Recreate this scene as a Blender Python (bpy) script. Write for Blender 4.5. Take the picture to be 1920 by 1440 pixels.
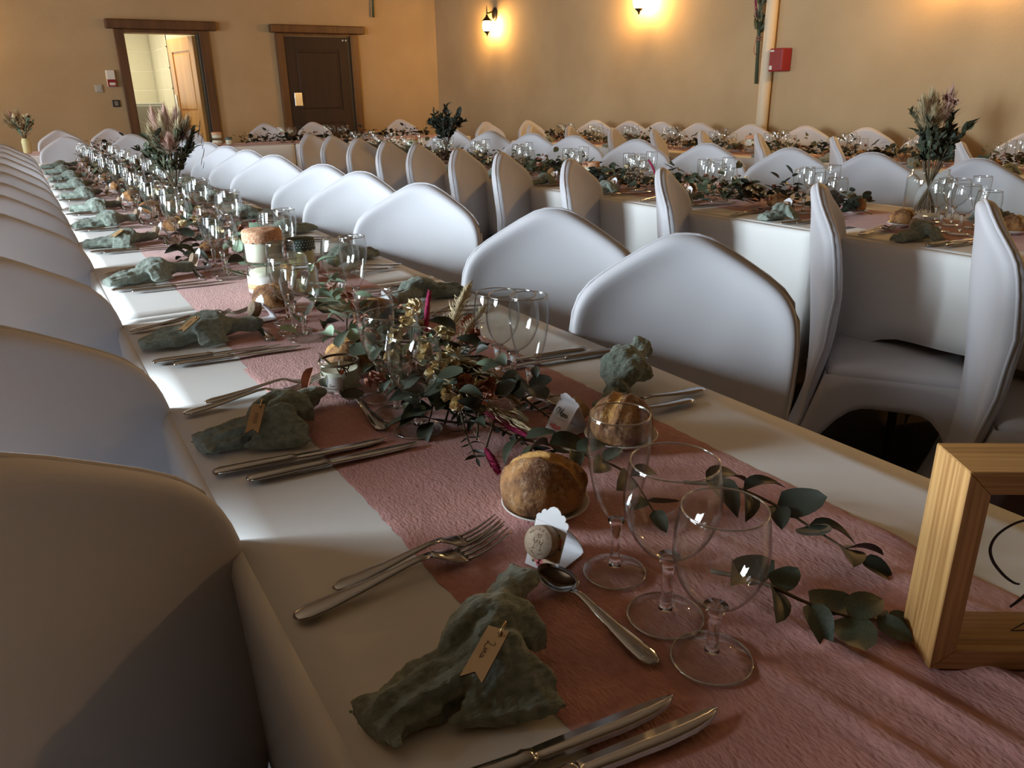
import bpy, bmesh, math, random
from mathutils import Vector, Matrix, noise, Euler

# ------------------------------------------------------------------ scene, camera, light
for o in list(bpy.data.objects):
    bpy.data.objects.remove(o, do_unlink=True)
S = bpy.context.scene
COL = S.collection
PI = math.pi
rnd = random.Random(7)

cam = bpy.data.cameras.new('camera')
cam.sensor_width = 36.0
cam.lens = 1450.0 / 1920.0 * 36.0
cam.clip_start = 0.02
camo = bpy.data.objects.new('camera', cam)
COL.objects.link(camo)
camo.matrix_world = Matrix(((0.85127, 0.19583, -0.48682, 0.0), (-0.5245, 0.28986, -0.80055, 0.0),
                            (-0.01567, 0.93682, 0.34946, 1.18), (0, 0, 0, 1)))
S.camera = camo

S.view_settings.view_transform = 'Standard'
S.view_settings.look = 'None'
S.view_settings.gamma = 1.0
S.view_settings.exposure = 0.58
S.view_settings.use_curve_mapping = False
S.cycles.max_bounces = 10
S.cycles.diffuse_bounces = 4
S.cycles.glossy_bounces = 4
S.cycles.transmission_bounces = 8
S.cycles.transparent_max_bounces = 28
S.cycles.caustics_reflective = False
S.cycles.caustics_refractive = False
S.cycles.sample_clamp_indirect = 3.0
S.cycles.use_denoising = True

w = bpy.data.worlds.new('world')
S.world = w
w.use_nodes = True
w.node_tree.nodes['Background'].inputs[0].default_value = (0.55, 0.70, 1.0, 1)
w.node_tree.nodes['Background'].inputs[1].default_value = 1.0

# daylight entering by the windows of the left wall (y0, y1, z0, z1, watts)
WINX = -2.4
WINDOWS = [(1.75, 3.15, 0.75, 2.0), (4.3, 5.5, 0.75, 2.0), (7.7, 8.9, 0.75, 2.15)]
WIN_W = [345.0, 50.0, 85.0]
for (y0, y1, z0, z1), wt in zip(WINDOWS, WIN_W):
    l = bpy.data.lights.new('window_daylight', 'AREA')
    l.shape = 'RECTANGLE'; l.size = z1 - z0; l.size_y = y1 - y0
    l.energy = wt; l.color = (0.76, 0.87, 1.0)
    o = bpy.data.objects.new('window_daylight', l)
    COL.objects.link(o)
    o.location = (WINX - 0.14, (y0 + y1) / 2, (z0 + z1) / 2)
    o.rotation_euler = (0, -PI / 2, 0)

# ------------------------------------------------------------------ materials
def mat(name, col, rough=0.6, metal=0.0, **kw):
    m = bpy.data.materials.new(name)
    m.use_nodes = True
    b = m.node_tree.nodes['Principled BSDF']
    b.inputs['Base Color'].default_value = (*col, 1)
    b.inputs['Roughness'].default_value = rough
    b.inputs['Metallic'].default_value = metal
    for k, v in kw.items():
        b.inputs[k.replace('_', ' ')].default_value = v
    return m

def nodes(m):
    return m.node_tree.nodes, m.node_tree.links, m.node_tree.nodes['Principled BSDF']

def vary(m, c1, c2, scale=8.0, detail=4.0, stretch=(1, 1, 1), lo=0.35, hi=0.65, dist=0.0):
    n, l, b = nodes(m)
    tc = n.new('ShaderNodeTexCoord'); mp = n.new('ShaderNodeMapping'); mp.inputs['Scale'].default_value = stretch
    nz = n.new('ShaderNodeTexNoise'); nz.inputs['Scale'].default_value = scale; nz.inputs['Detail'].default_value = detail
    nz.inputs['Distortion'].default_value = dist
    cr = n.new('ShaderNodeValToRGB')
    cr.color_ramp.elements[0].position = lo; cr.color_ramp.elements[0].color = (*c1, 1)
    cr.color_ramp.elements[1].position = hi; cr.color_ramp.elements[1].color = (*c2, 1)
    l.new(tc.outputs['Object'], mp.inputs['Vector']); l.new(mp.outputs[0], nz.inputs['Vector'])
    l.new(nz.outputs['Fac'], cr.inputs['Fac']); l.new(cr.outputs['Color'], b.inputs['Base Color'])
    return nz

def bump(m, scale=60.0, strength=0.2, dist=0.002, detail=4.0, stretch=(1, 1, 1), kind='NOISE'):
    n, l, b = nodes(m)
    tc = n.new('ShaderNodeTexCoord'); mp = n.new('ShaderNodeMapping'); mp.inputs['Scale'].default_value = stretch
    if kind == 'NOISE':
        t = n.new('ShaderNodeTexNoise'); t.inputs['Scale'].default_value = scale; t.inputs['Detail'].default_value = detail
    else:
        t = n.new('ShaderNodeTexVoronoi'); t.inputs['Scale'].default_value = scale
    bp = n.new('ShaderNodeBump'); bp.inputs['Strength'].default_value = strength; bp.inputs['Distance'].default_value = dist
    l.new(tc.outputs['Object'], mp.inputs['Vector']); l.new(mp.outputs[0], t.inputs['Vector'])
    l.new(t.outputs[0], bp.inputs['Height'])
    if b.inputs['Normal'].is_linked:
        l.new(b.inputs['Normal'].links[0].from_socket, bp.inputs['Normal'])
    l.new(bp.outputs[0], b.inputs['Normal'])

M = {}
M['plaster'] = mat('plaster', (0.45, 0.315, 0.17), 0.9)
vary(M['plaster'], (0.425, 0.295, 0.158), (0.48, 0.34, 0.188), 1.6, 5)
bump(M['plaster'], 45, 0.25, 0.004)
M['ceiling'] = mat('ceiling_boards', (0.20, 0.125, 0.07), 0.8)
M['floor'] = mat('floor_tile_dark', (0.08, 0.06, 0.045), 0.5)
vary(M['floor'], (0.09, 0.065, 0.05), (0.13, 0.10, 0.075), 3, 4)
M['wood_dark'] = mat('stained_wood', (0.10, 0.048, 0.02), 0.5)
vary(M['wood_dark'], (0.078, 0.031, 0.009), (0.135, 0.056, 0.017), 14, 5, (1, 1, 0.12))
M['wood_door'] = mat('dark_door_wood', (0.055, 0.024, 0.009), 0.7)
vary(M['wood_door'], (0.022, 0.009, 0.003), (0.036, 0.0145, 0.005), 14, 5, (1, 1, 0.12))
M['pine'] = mat('honey_pine', (0.50, 0.25, 0.075), 0.45)
vary(M['pine'], (0.44, 0.21, 0.06), (0.56, 0.29, 0.09), 12, 5, (1, 1, 0.1))
M['oak'] = mat('light_oak', (0.55, 0.31, 0.11), 0.5)
vary(M['oak'], (0.34, 0.165, 0.05), (0.56, 0.32, 0.12), 260, 4, (1, 1, 0.02), 0.36, 0.64)
M['oak_h'] = mat('light_oak_rail', (0.55, 0.31, 0.11), 0.5)
vary(M['oak_h'], (0.32, 0.155, 0.045), (0.52, 0.29, 0.10), 260, 4, (0.02, 1, 1), 0.36, 0.64)
M['spandex'] = mat('white_spandex', (0.545, 0.535, 0.565), 0.6)
bump(M['spandex'], 900, 0.08, 0.0006)
M['cloth'] = mat('white_tablecloth', (0.80, 0.79, 0.77), 0.75)
bump(M['cloth'], 700, 0.10, 0.0006)
bump(M['cloth'], 9, 0.25, 0.006, 2)
M['runner'] = mat('pink_gauze', (0.56, 0.27, 0.24), 0.9, Sheen_Weight=0.2)
vary(M['runner'], (0.49, 0.225, 0.20), (0.58, 0.29, 0.26), 220, 4, (1, 0.5, 1), 0.3, 0.7, 0.3)
bump(M['runner'], 330, 0.7, 0.0022, 4, (1, 0.45, 1))
bump(M['runner'], 90, 0.35, 0.003, 3, (1, 0.4, 1))
M['sage'] = mat('sage_gauze', (0.24, 0.28, 0.24), 0.9, Sheen_Weight=0.2)
vary(M['sage'], (0.19, 0.225, 0.185), (0.29, 0.335, 0.285), 140, 5)
bump(M['sage'], 300, 0.9, 0.0025, 5, (0.4, 1, 1))
bump(M['sage'], 110, 0.5, 0.004, 3, (0.35, 1, 1))
M['steel'] = mat('stainless_steel', (0.40, 0.385, 0.37), 0.13, 1.0)
M['steel_sat'] = mat('brushed_steel', (0.66, 0.64, 0.61), 0.22, 1.0)
M['tagwood'] = mat('thin_plywood', (0.52, 0.32, 0.14), 0.6)
vary(M['tagwood'], (0.47, 0.28, 0.12), (0.57, 0.36, 0.165), 30, 4, (1, 0.2, 1))
M['burn'] = mat('burnt_edge', (0.035, 0.018, 0.008), 0.7)
M['ink'] = mat('black_ink', (0.012, 0.010, 0.014), 0.5)
M['ink_brown'] = mat('engraved_brown', (0.10, 0.055, 0.025), 0.7)
M['ink_grey'] = mat('grey_print', (0.16, 0.15, 0.16), 0.7)
M['brass'] = mat('gold_ring', (0.65, 0.45, 0.22), 0.25, 1.0)
M['card'] = mat('white_card', (0.82, 0.81, 0.83), 0.6)
M['print_pink'] = mat('printed_pink', (0.75, 0.20, 0.22), 0.7)
M['print_peach'] = mat('printed_peach', (0.80, 0.56, 0.36), 0.7)
M['print_green'] = mat('printed_green', (0.07, 0.13, 0.07), 0.7)
M['cork'] = mat('cork_slice', (0.44, 0.32, 0.22), 0.8)
vary(M['cork'], (0.36, 0.255, 0.17), (0.50, 0.38, 0.27), 150, 4)
M['porcelain'] = mat('white_porcelain', (0.78, 0.76, 0.72), 0.15)
M['wax'] = mat('cream_wax', (0.80, 0.77, 0.63), 0.5, Subsurface_Weight=0.0)
M['greige'] = mat('white_label', (0.74, 0.72, 0.66), 0.7)
M['kraft'] = mat('kraft_band', (0.55, 0.36, 0.18), 0.8)
M['lace'] = mat('orange_lace', (0.62, 0.30, 0.16), 0.8)
vary(M['lace'], (0.45, 0.18, 0.08), (0.80, 0.50, 0.32), 260, 4)
M['dots'] = mat('dark_green_fabric', (0.05, 0.075, 0.06), 0.8)
M['dotw'] = mat('white_dots', (0.7, 0.72, 0.7), 0.8)
M['candy'] = mat('pale_yellow_contents', (0.60, 0.55, 0.27), 0.6)
M['twine'] = mat('brown_twine', (0.12, 0.07, 0.035), 0.8)
M['rosegold'] = mat('copper_heart', (0.80, 0.35, 0.20), 0.3, 1.0)
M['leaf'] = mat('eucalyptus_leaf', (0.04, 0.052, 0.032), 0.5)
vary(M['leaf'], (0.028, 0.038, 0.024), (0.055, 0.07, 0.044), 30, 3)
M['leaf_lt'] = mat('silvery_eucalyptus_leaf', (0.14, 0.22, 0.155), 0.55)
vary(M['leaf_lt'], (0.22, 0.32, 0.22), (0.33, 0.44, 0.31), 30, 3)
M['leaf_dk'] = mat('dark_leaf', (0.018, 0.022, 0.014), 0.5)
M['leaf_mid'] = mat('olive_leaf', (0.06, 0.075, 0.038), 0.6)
M['stem'] = mat('brown_stem', (0.09, 0.06, 0.03), 0.7)
M['stem_g'] = mat('green_stem', (0.07, 0.09, 0.05), 0.7)
M['pampas'] = mat('pampas_straw', (0.46, 0.36, 0.21), 0.9)
M['pampas_pk'] = mat('blush_pampas', (0.50, 0.31, 0.24), 0.9)
M['statice'] = mat('dried_yellow_flower', (0.55, 0.37, 0.16), 0.85)
vary(M['statice'], (0.66, 0.51, 0.28), (0.84, 0.72, 0.48), 80, 3)
M['rose_dry'] = mat('dried_rose_petal', (0.33, 0.13, 0.08), 0.85)
vary(M['rose_dry'], (0.24, 0.09, 0.055), (0.44, 0.20, 0.13), 60, 3)
M['magenta'] = mat('magenta_grass', (0.36, 0.015, 0.085), 0.85)
M['burgundy'] = mat('burgundy_bloom', (0.055, 0.012, 0.018), 0.85)
M['red'] = mat('red_plastic', (0.24, 0.014, 0.018), 0.35)
M['white_pl'] = mat('white_plastic', (0.70, 0.67, 0.60), 0.4)
M['grey_pl'] = mat('grey_plastic', (0.42, 0.40, 0.34), 0.5)
M['black_pl'] = mat('black_plastic', (0.022, 0.022, 0.024), 0.35)
M['pipe'] = mat('painted_pipe', (0.66, 0.54, 0.38), 0.6)
M['iron'] = mat('dark_bronze_iron', (0.075, 0.06, 0.035), 0.45, 0.7)
M['tile_w'] = mat('cream_wall_tile', (0.66, 0.62, 0.46), 0.3)
M['grout'] = mat('pale_grout', (0.80, 0.76, 0.62), 0.8)
M['cab'] = mat('grey_cabinet', (0.30, 0.33, 0.31), 0.5)
M['gap_shade'] = mat('dark_gap_shade', (0.03, 0.028, 0.022), 0.6)  # near-black colour painting the shade in the door gaps
M['stripy'] = mat('clay_table', (0.35, 0.30, 0.26), 0.7)
M['leg_metal'] = mat('grey_metal_leg', (0.20, 0.20, 0.20), 0.4, 0.8)

# bread: floury crust
def crust(name, c_dark, c_mid, flour):
    m = mat(name, c_mid, 0.8)
    n, l, bs = nodes(m)
    tc = n.new('ShaderNodeTexCoord')
    a = n.new('ShaderNodeTexNoise'); a.inputs['Scale'].default_value = 30; a.inputs['Detail'].default_value = 9; a.inputs['Roughness'].default_value = .65
    r1 = n.new('ShaderNodeValToRGB'); r1.color_ramp.elements[0].position = .40; r1.color_ramp.elements[0].color = (*c_dark, 1)
    r1.color_ramp.elements[1].position = .60; r1.color_ramp.elements[1].color = (*c_mid, 1)
    f = n.new('ShaderNodeTexNoise'); f.inputs['Scale'].default_value = 75; f.inputs['Detail'].default_value = 10; f.inputs['Roughness'].default_value = .75
    r2 = n.new('ShaderNodeValToRGB'); r2.color_ramp.elements[0].position = .52; r2.color_ramp.elements[0].color = (0, 0, 0, 1)
    r2.color_ramp.elements[1].position = .68; r2.color_ramp.elements[1].color = (.75, .75, .75, 1)
    mx = n.new('ShaderNodeMixRGB'); mx.inputs[2].default_value = (*flour, 1)
    for t in (a, f): l.new(tc.outputs['Object'], t.inputs['Vector'])
    l.new(a.outputs['Fac'], r1.inputs['Fac']); l.new(f.outputs['Fac'], r2.inputs['Fac'])
    l.new(r1.outputs[0], mx.inputs[1]); l.new(r2.outputs[0], mx.inputs[0]); l.new(mx.outputs[0], bs.inputs['Base Color'])
    bump(m, 130, 0.8, 0.003, 6); bump(m, 420, 0.5, 0.001, 4)
    return m
M['crust'] = crust('bread_crust', (0.12, 0.042, 0.012), (0.40, 0.19, 0.06), (0.58, 0.42, 0.26))
M['crust_dark'] = crust('dark_bread_crust', (0.06, 0.023, 0.008), (0.24, 0.11, 0.04), (0.36, 0.24, 0.13))
M['crumb'] = mat('bread_split', (0.50, 0.27, 0.08), 0.8)
vary(M['crumb'], (0.34, 0.15, 0.035), (0.56, 0.31, 0.09), 70, 6)
bump(M['crumb'], 150, 0.8, 0.003, 6)

def thin_glass(name, tint=(0.985, 0.99, 0.985), edge=(0.50, 0.51, 0.49), f=0.10):
    m = bpy.data.materials.new(name); m.use_nodes = True
    n = m.node_tree.nodes; l = m.node_tree.links
    n.clear()
    out = n.new('ShaderNodeOutputMaterial'); mix = n.new('ShaderNodeMixShader')
    tr = n.new('ShaderNodeBsdfTransparent'); gl = n.new('ShaderNodeBsdfGlossy'); gl.inputs['Roughness'].default_value = 0.02
    lw = n.new('ShaderNodeLayerWeight'); lw.inputs['Blend'].default_value = 0.5
    pw = n.new('ShaderNodeMath'); pw.operation = 'POWER'; pw.inputs[1].default_value = 5.0
    fr = n.new('ShaderNodeMath'); fr.operation = 'MULTIPLY_ADD'; fr.inputs[1].default_value = 0.9; fr.inputs[2].default_value = 0.03
    l.new(lw.outputs['Facing'], pw.inputs[0]); l.new(pw.outputs[0], fr.inputs[0])
    ramp = n.new('ShaderNodeValToRGB')
    ramp.color_ramp.elements[0].position = 0.74; ramp.color_ramp.elements[0].color = (*tint, 1)
    ramp.color_ramp.elements[1].position = 0.97; ramp.color_ramp.elements[1].color = (*edge, 1)
    l.new(lw.outputs['Facing'], ramp.inputs['Fac']); l.new(ramp.outputs['Color'], tr.inputs['Color'])
    l.new(fr.outputs[0], mix.inputs['Fac'])
    l.new(tr.outputs[0], mix.inputs[1]); l.new(gl.outputs[0], mix.inputs[2]); l.new(mix.outputs[0], out.inputs['Surface'])
    return m
M['glass'] = thin_glass('thin_clear_glass')
M['pane'] = thin_glass('clear_pane', (0.93, 0.94, 0.92), (0.8, 0.82, 0.8))
M['jarglass'] = thin_glass('jar_glass', (0.98, 0.99, 0.975), (0.68, 0.70, 0.65))
def rim_glass():
    m = bpy.data.materials.new('glass_rim'); m.use_nodes = True
    n = m.node_tree.nodes; l = m.node_tree.links; n.clear()
    out = n.new('ShaderNodeOutputMaterial'); mx = n.new('ShaderNodeMixShader'); mx.inputs[0].default_value = .55
    tr = n.new('ShaderNodeBsdfTransparent'); tr.inputs['Color'].default_value = (.86, .87, .86, 1)
    gl = n.new('ShaderNodeBsdfGlossy'); gl.inputs['Roughness'].default_value = .10
    l.new(tr.outputs[0], mx.inputs[1]); l.new(gl.outputs[0], mx.inputs[2]); l.new(mx.outputs[0], out.inputs[0])
    return m
M['rim'] = rim_glass()
M['solidglass'] = mat('solid_clear_glass', (1, 1, 1), 0.02, 0.0, Transmission_Weight=1.0, IOR=1.45)

def emis(name, col, st):
    m = bpy.data.materials.new(name); m.use_nodes = True
    n = m.node_tree.nodes; n.clear()
    e = n.new('ShaderNodeEmission'); e.inputs[0].default_value = (*col, 1); e.inputs[1].default_value = st
    o = n.new('ShaderNodeOutputMaterial'); m.node_tree.links.new(e.outputs[0], o.inputs[0])
    return m
M['globe'] = emis('lit_globe', (1.0, 0.57, 0.19), 245.0)

# ------------------------------------------------------------------ mesh helpers
def mesh(name, verts, faces, m=None, smooth=True):
    me = bpy.data.meshes.new(name)
    me.from_pydata([tuple(v) for v in verts], [], faces)
    if m is not None:
        for mm in (m if isinstance(m, (list, tuple)) else [m]):
            me.materials.append(M[mm] if isinstance(mm, str) else mm)
    if smooth:
        me.polygons.foreach_set('use_smooth', [True] * len(me.polygons))
    me.update()
    return me

class B:
    """collects pieces of ONE object"""
    def __init__(s): s.v = []; s.f = []
    def add(s, vf, mt=None):
        v, f = vf; k = len(s.v)
        if mt is not None: v = [mt @ Vector(p) for p in v]
        s.v += [tuple(p) for p in v]; s.f += [tuple(i + k for i in q) for q in f]
        return s
    def mesh(s, name, m, smooth=True): return mesh(name, s.v, s.f, m, smooth)

def link(name, me, parent=None, loc=(0, 0, 0), rot=(0, 0, 0), scale=(1, 1, 1)):
    o = bpy.data.objects.new(name, me)
    COL.objects.link(o)
    o.location = loc; o.rotation_euler = rot; o.scale = scale
    if parent is not None: o.parent = parent
    return o

def tag(o, label=None, cat=None, group=None, kind=None):
    if label: o['label'] = label
    if cat: o['category'] = cat
    if group: o['group'] = group
    if kind: o['kind'] = kind
    return o

def thing(name, label, cat, loc=(0, 0, 0), rz=0.0, group=None, rot=None):
    o = bpy.data.objects.new(name, None)
    o.empty_display_size = 0.05
    COL.objects.link(o)
    o.location = loc; o.rotation_euler = rot if rot is not None else (0, 0, rz)
    return tag(o, label, cat, group)

KIDS = {}
def dup(src, loc, rz, label, group=None, scale=1.0):
    if src.name not in KIDS:
        KIDS[src.name] = [(c, list(c.children)) for c in src.children]
    r = src.copy(); COL.objects.link(r)
    r.location = loc; r.rotation_euler = (0, 0, rz); r.scale = scale if isinstance(scale, tuple) else (scale,) * 3
    r['label'] = label
    if group: r['group'] = group
    for c, gs in KIDS[src.name]:
        d = c.copy(); COL.objects.link(d); d.parent = r
        for g in gs:
            e = g.copy(); COL.objects.link(e); e.parent = d
    return r

def box(x0, x1, y0, y1, z0, z1):
    v = [(x0, y0, z0), (x1, y0, z0), (x1, y1, z0), (x0, y1, z0), (x0, y0, z1), (x1, y0, z1), (x1, y1, z1), (x0, y1, z1)]
    f = [(3, 2, 1, 0), (4, 5, 6, 7), (0, 1, 5, 4), (1, 2, 6, 5), (2, 3, 7, 6), (3, 0, 4, 7)]
    return v, f

def bbox_mesh(name, dims, m, bev=0.004, seg=2):
    """bevelled box mesh; dims = (x0,x1,y0,y1,z0,z1)"""
    bm = bmesh.new()
    v, f = box(*dims)
    vs = [bm.verts.new(p) for p in v]
    for q in f: bm.faces.new([vs[i] for i in q])
    if bev: bmesh.ops.bevel(bm, geom=bm.edges[:], offset=bev, segments=seg, affect='EDGES', profile=0.5)
    me = bpy.data.meshes.new(name); bm.to_mesh(me); bm.free()
    me.materials.append(M[m])
    return me

def lathe(prof, n=24, close=False):
    v = []; f = []
    k = len(prof)
    for i in range(n):
        a = 2 * PI * i / n; c, s = math.cos(a), math.sin(a)
        v += [(r * c, r * s, z) for r, z in prof]
    for i in range(n):
        j = (i + 1) % n
        for q in range(k - 1):
            f.append((i * k + q, j * k + q, j * k + q + 1, i * k + q + 1))
    if close:
        f.append(tuple(i * k for i in range(n))[::-1]); f.append(tuple(i * k + k - 1 for i in range(n)))
    return v, f

def loft(rings, closed=True, cap=True):
    n = len(rings[0]); v = [p for r in rings for p in r]; f = []
    for a in range(len(rings) - 1):
        for i in range(n if closed else n - 1):
            j = (i + 1) % n
            f.append((a * n + i, a * n + j, (a + 1) * n + j, (a + 1) * n + i))
    if cap and closed:
        f.append(tuple(range(n))[::-1]); f.append(tuple((len(rings) - 1) * n + i for i in range(n)))
    return v, f

def catmull(pts, n=6):
    P = [Vector(p) for p in pts]
    if len(P) < 3: return P
    P = [P[0] * 2 - P[1]] + P + [P[-1] * 2 - P[-2]]
    out = []
    for i in range(1, len(P) - 2):
        for k in range(n):
            t = k / n
            a, b, c, d = P[i - 1], P[i], P[i + 1], P[i + 2]
            out.append(0.5 * ((2 * b) + (c - a) * t + (2 * a - 5 * b + 4 * c - d) * t * t + (3 * b - a - 3 * c + d) * t ** 3))
    out.append(P[-2])
    return out

def tube(path, rad, n=8, cap=True, flat=1.0, up=None):
    P = [Vector(p) for p in path]; rings = []
    R_ = rad if isinstance(rad, (list, tuple)) else [rad] * len(P)
    for i, p in enumerate(P):
        t = (P[min(i + 1, len(P) - 1)] - P[max(i - 1, 0)])
        if t.length < 1e-9: t = Vector((0, 0, 1))
        t.normalize()
        u = Vector(up) if up else (Vector((0, 0, 1)) if abs(t.z) < 0.95 else Vector((1, 0, 0)))
        s = t.cross(u)
        if s.length < 1e-6: s = t.cross(Vector((0, 1, 0)))
        s.normalize(); q = s.cross(t).normalized()
        rings.append([p + s * (R_[i] * math.cos(2 * PI * k / n)) + q * (R_[i] * flat * math.sin(2 * PI * k / n)) for k in range(n)])
    return loft(rings, True, cap)

def grid(nu, nv, fn):
    v = [fn(i / nu, j / nv) for j in range(nv + 1) for i in range(nu + 1)]
    f = [(j * (nu + 1) + i, j * (nu + 1) + i + 1, (j + 1) * (nu + 1) + i + 1, (j + 1) * (nu + 1) + i) for j in range(nv) for i in range(nu)]
    return v, f

def apply_mods(name, me, mods):
    """run modifiers once and keep the result as plain mesh data"""
    o = bpy.data.objects.new('tmp', me); COL.objects.link(o)
    for typ, kw in mods:
        md = o.modifiers.new(typ, typ)
        for k, v in kw.items(): setattr(md, k, v)
    dg = bpy.context.evaluated_depsgraph_get()
    r = bpy.data.meshes.new_from_object(o.evaluated_get(dg))
    r.name = name
    bpy.data.objects.remove(o, do_unlink=True)
    r.polygons.foreach_set('use_smooth', [True] * len(r.polygons))
    return r

def strokes(lines, width=0.0006, thick=0.0002, n=5):
    """handwriting: polylines in the xy plane -> thin flat ribbons"""
    b = B()
    for ln in lines:
        wd = width
        pts = ln
        if isinstance(ln, tuple) and len(ln) == 2 and isinstance(ln[0], (float, int)):
            continue
        p = catmull([(x, y, 0) for x, y in pts], n) if len(pts) > 2 else [Vector((x, y, 0)) for x, y in pts]
        L = len(p)
        b.add(tube(p, [wd * (0.65 + 0.35 * math.sin(PI * i / max(1, L - 1))) for i in range(L)], 6, True, thick / wd, (0, 0, 1)))
    return b

ORD = ['nearest', 'second', 'third', 'fourth', 'fifth', 'sixth', 'seventh', 'eighth', 'ninth', 'tenth', 'eleventh', 'twelfth', 'thirteenth', 'fourteenth']
def nz(p, s=1.0): return noise.noise(Vector(p) * s)

# ------------------------------------------------------------------ the room
XR, YB, ZC, YF = 5.5, 11.0, 3.3, -7.0
XL = WINX
def struct(name, me, parent=None, loc=(0, 0, 0), rot=(0, 0, 0)):
    o = link(name, me, parent, loc, rot)
    if parent is None: o['kind'] = 'structure'
    return o

struct('floor', mesh('floor', *box(XL - .3, XR + .3, YF - .3, 14.6, -0.1, 0.0), 'floor', False))
struct('ceiling', mesh('ceiling', *box(XL - .3, XR + .3, YF - .3, YB + .2, ZC, ZC + .1), 'ceiling', False))
struct('wall_right', mesh('wall_right', *box(XR, XR + .2, YF, YB + .2, 0, ZC), 'plaster', False))
struct('wall_front', mesh('wall_front', *box(XL - .2, XR + .2, YF - .2, YF, 0, ZC), 'plaster', False))
b = B()
D1 = (1.36, 2.21, 1.955)
b.add(box(XL - .2, D1[0], YB, YB + .2, 0, ZC)); b.add(box(D1[1], XR, YB, YB + .2, 0, ZC)); b.add(box(D1[0], D1[1], YB, YB + .2, D1[2], ZC))
struct('wall_back', b.mesh('wall_back', 'plaster', False))
b = B(); yy = YF
for (y0, y1, z0, z1) in WINDOWS:
    b.add(box(XL - .2, XL, yy, y0, 0, ZC)); b.add(box(XL - .2, XL, y0, y1, 0, z0)); b.add(box(XL - .2, XL, y0, y1, z1, ZC)); yy = y1
b.add(box(XL - .2, XL, yy, YB, 0, ZC))
struct('wall_left', b.mesh('wall_left', 'plaster', False))
for i, (y0, y1, z0, z1) in enumerate(WINDOWS):
    b = B(); t = .05; xa, xb = XL - .10, XL - .03
    b.add(box(xa, xb, y0, y0 + t, z0, z1)); b.add(box(xa, xb, y1 - t, y1, z0, z1))
    b.add(box(xa, xb, y0 + t, y1 - t, z0, z0 + t)); b.add(box(xa, xb, y0 + t, y1 - t, z1 - t, z1))
    ym = (y0 + y1) / 2
    b.add(box(xa, xb, ym - .03, ym + .03, z0 + t, z1 - t))
    wo = struct('window_%d' % (i + 1), b.mesh('window_frame', 'wood_dark', False))
    for (a, c) in ((y0 + t, ym - .03), (ym + .03, y1 - t)):
        struct('pane', mesh('pane', *box(xa + .03, xa + .036, a, c, z0 + t, z1 - t), 'pane', False), wo)

# --- doors in the back wall
def door_frame(root, xo0, xi0, xi1, xo1, ztop, lx0, lx1, lz0, lz1):
    struct('jamb', bbox_mesh('jamb', (xo0, xi0, YB - .05, YB - .001, 0, lz0), 'wood_dark', .006), root)
    struct('jamb', bbox_mesh('jamb', (xi1, xo1, YB - .05, YB - .001, 0, lz0), 'wood_dark', .006), root)
    struct('head_rail', bbox_mesh('head_rail', (xi0 + .002, xi1 - .002, YB - .048, YB - .001, ztop, lz0), 'wood_dark', .004), root)
    struct('lintel', bbox_mesh('lintel', (lx0, lx1, YB - .11, YB - .001, lz0 + .002, lz1), 'wood_dark', .012), root)

def leaf_meshes(root, wdt, hgt, m, th=.045):
    """panelled door leaf in local coords: x 0..wdt, y 0..th, z 0..hgt"""
    b = B(); s = .125
    b.add(box(0, s, 0, th, 0, hgt)); b.add(box(wdt - s, wdt, 0, th, 0, hgt))
    for z0, z1 in ((0, .2), (.86, 1.02), (hgt - .16, hgt)): b.add(box(s, wdt - s, 0, th, z0, z1))
    leafo = struct('door_leaf', b.mesh('door_leaf', m, False), root)
    for z0, z1 in ((.2, .86), (1.02, hgt - .16)):
        bm = bmesh.new()
        x0, x1 = s, wdt - s
        v, f = box(x0, x1, .012, th - .012, z0, z1)
        vs = [bm.verts.new(p) for p in v]
        for q in f: bm.faces.new([vs[i] for i in q])
        for side in (-1, 1):
            bm.faces.ensure_lookup_table()
            fc = [q for q in bm.faces if abs(q.normal.y - side) < .3 or (q.calc_area() > .1 and (q.calc_center_median().y - th / 2) * side > 0)]
            bm.normal_update()
            fc = [q for q in bm.faces if q.normal.y * side > .9 and q.calc_area() > .05][:1]
            r = bmesh.ops.inset_region(bm, faces=fc, thickness=.035, depth=0)
            r2 = bmesh.ops.inset_region(bm, faces=fc, thickness=.025, depth=.008)
        me = bpy.data.meshes.new('door_panel'); bm.to_mesh(me); bm.free(); me.materials.append(M[m])
        struct('door_panel', me, leafo)
    return leafo

d1 = thing('door_1', None, None, (0, 0, 0)); d1['kind'] = 'structure'
door_frame(d1, 1.25, 1.36, 2.21, 2.32, 1.955, 1.17, 2.42, 1.99, 2.095)
struct('dark_gap', mesh('dark_gap', *box(2.185, 2.209, YB - .04, YB + .12, 0.0, 1.95), 'gap_shade', False), d1)  # dark strip standing for the shaded gap at the jamb
sw = thing('swing', None, None, (2.18, YB + .06, .02), math.radians(102)); sw.parent = d1
lf = leaf_meshes(sw, .82, 1.92, 'pine')
lf.name = 'door_leaf'
hp = struct('handle_plate', bbox_mesh('handle_plate', (.735, .80, .047, .056, 1.02, 1.24), 'white_pl', .003), lf)
hp2 = struct('handle_plate', bbox_mesh('handle_plate', (.735, .80, -.011, -.002, 1.02, 1.24), 'white_pl', .003), lf)
# collapse the swing pivot: make the leaf a direct part of the door
lf.parent = d1; lf.location = sw.location; lf.rotation_euler = sw.rotation_euler
bpy.data.objects.remove(sw, do_unlink=True)

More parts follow.
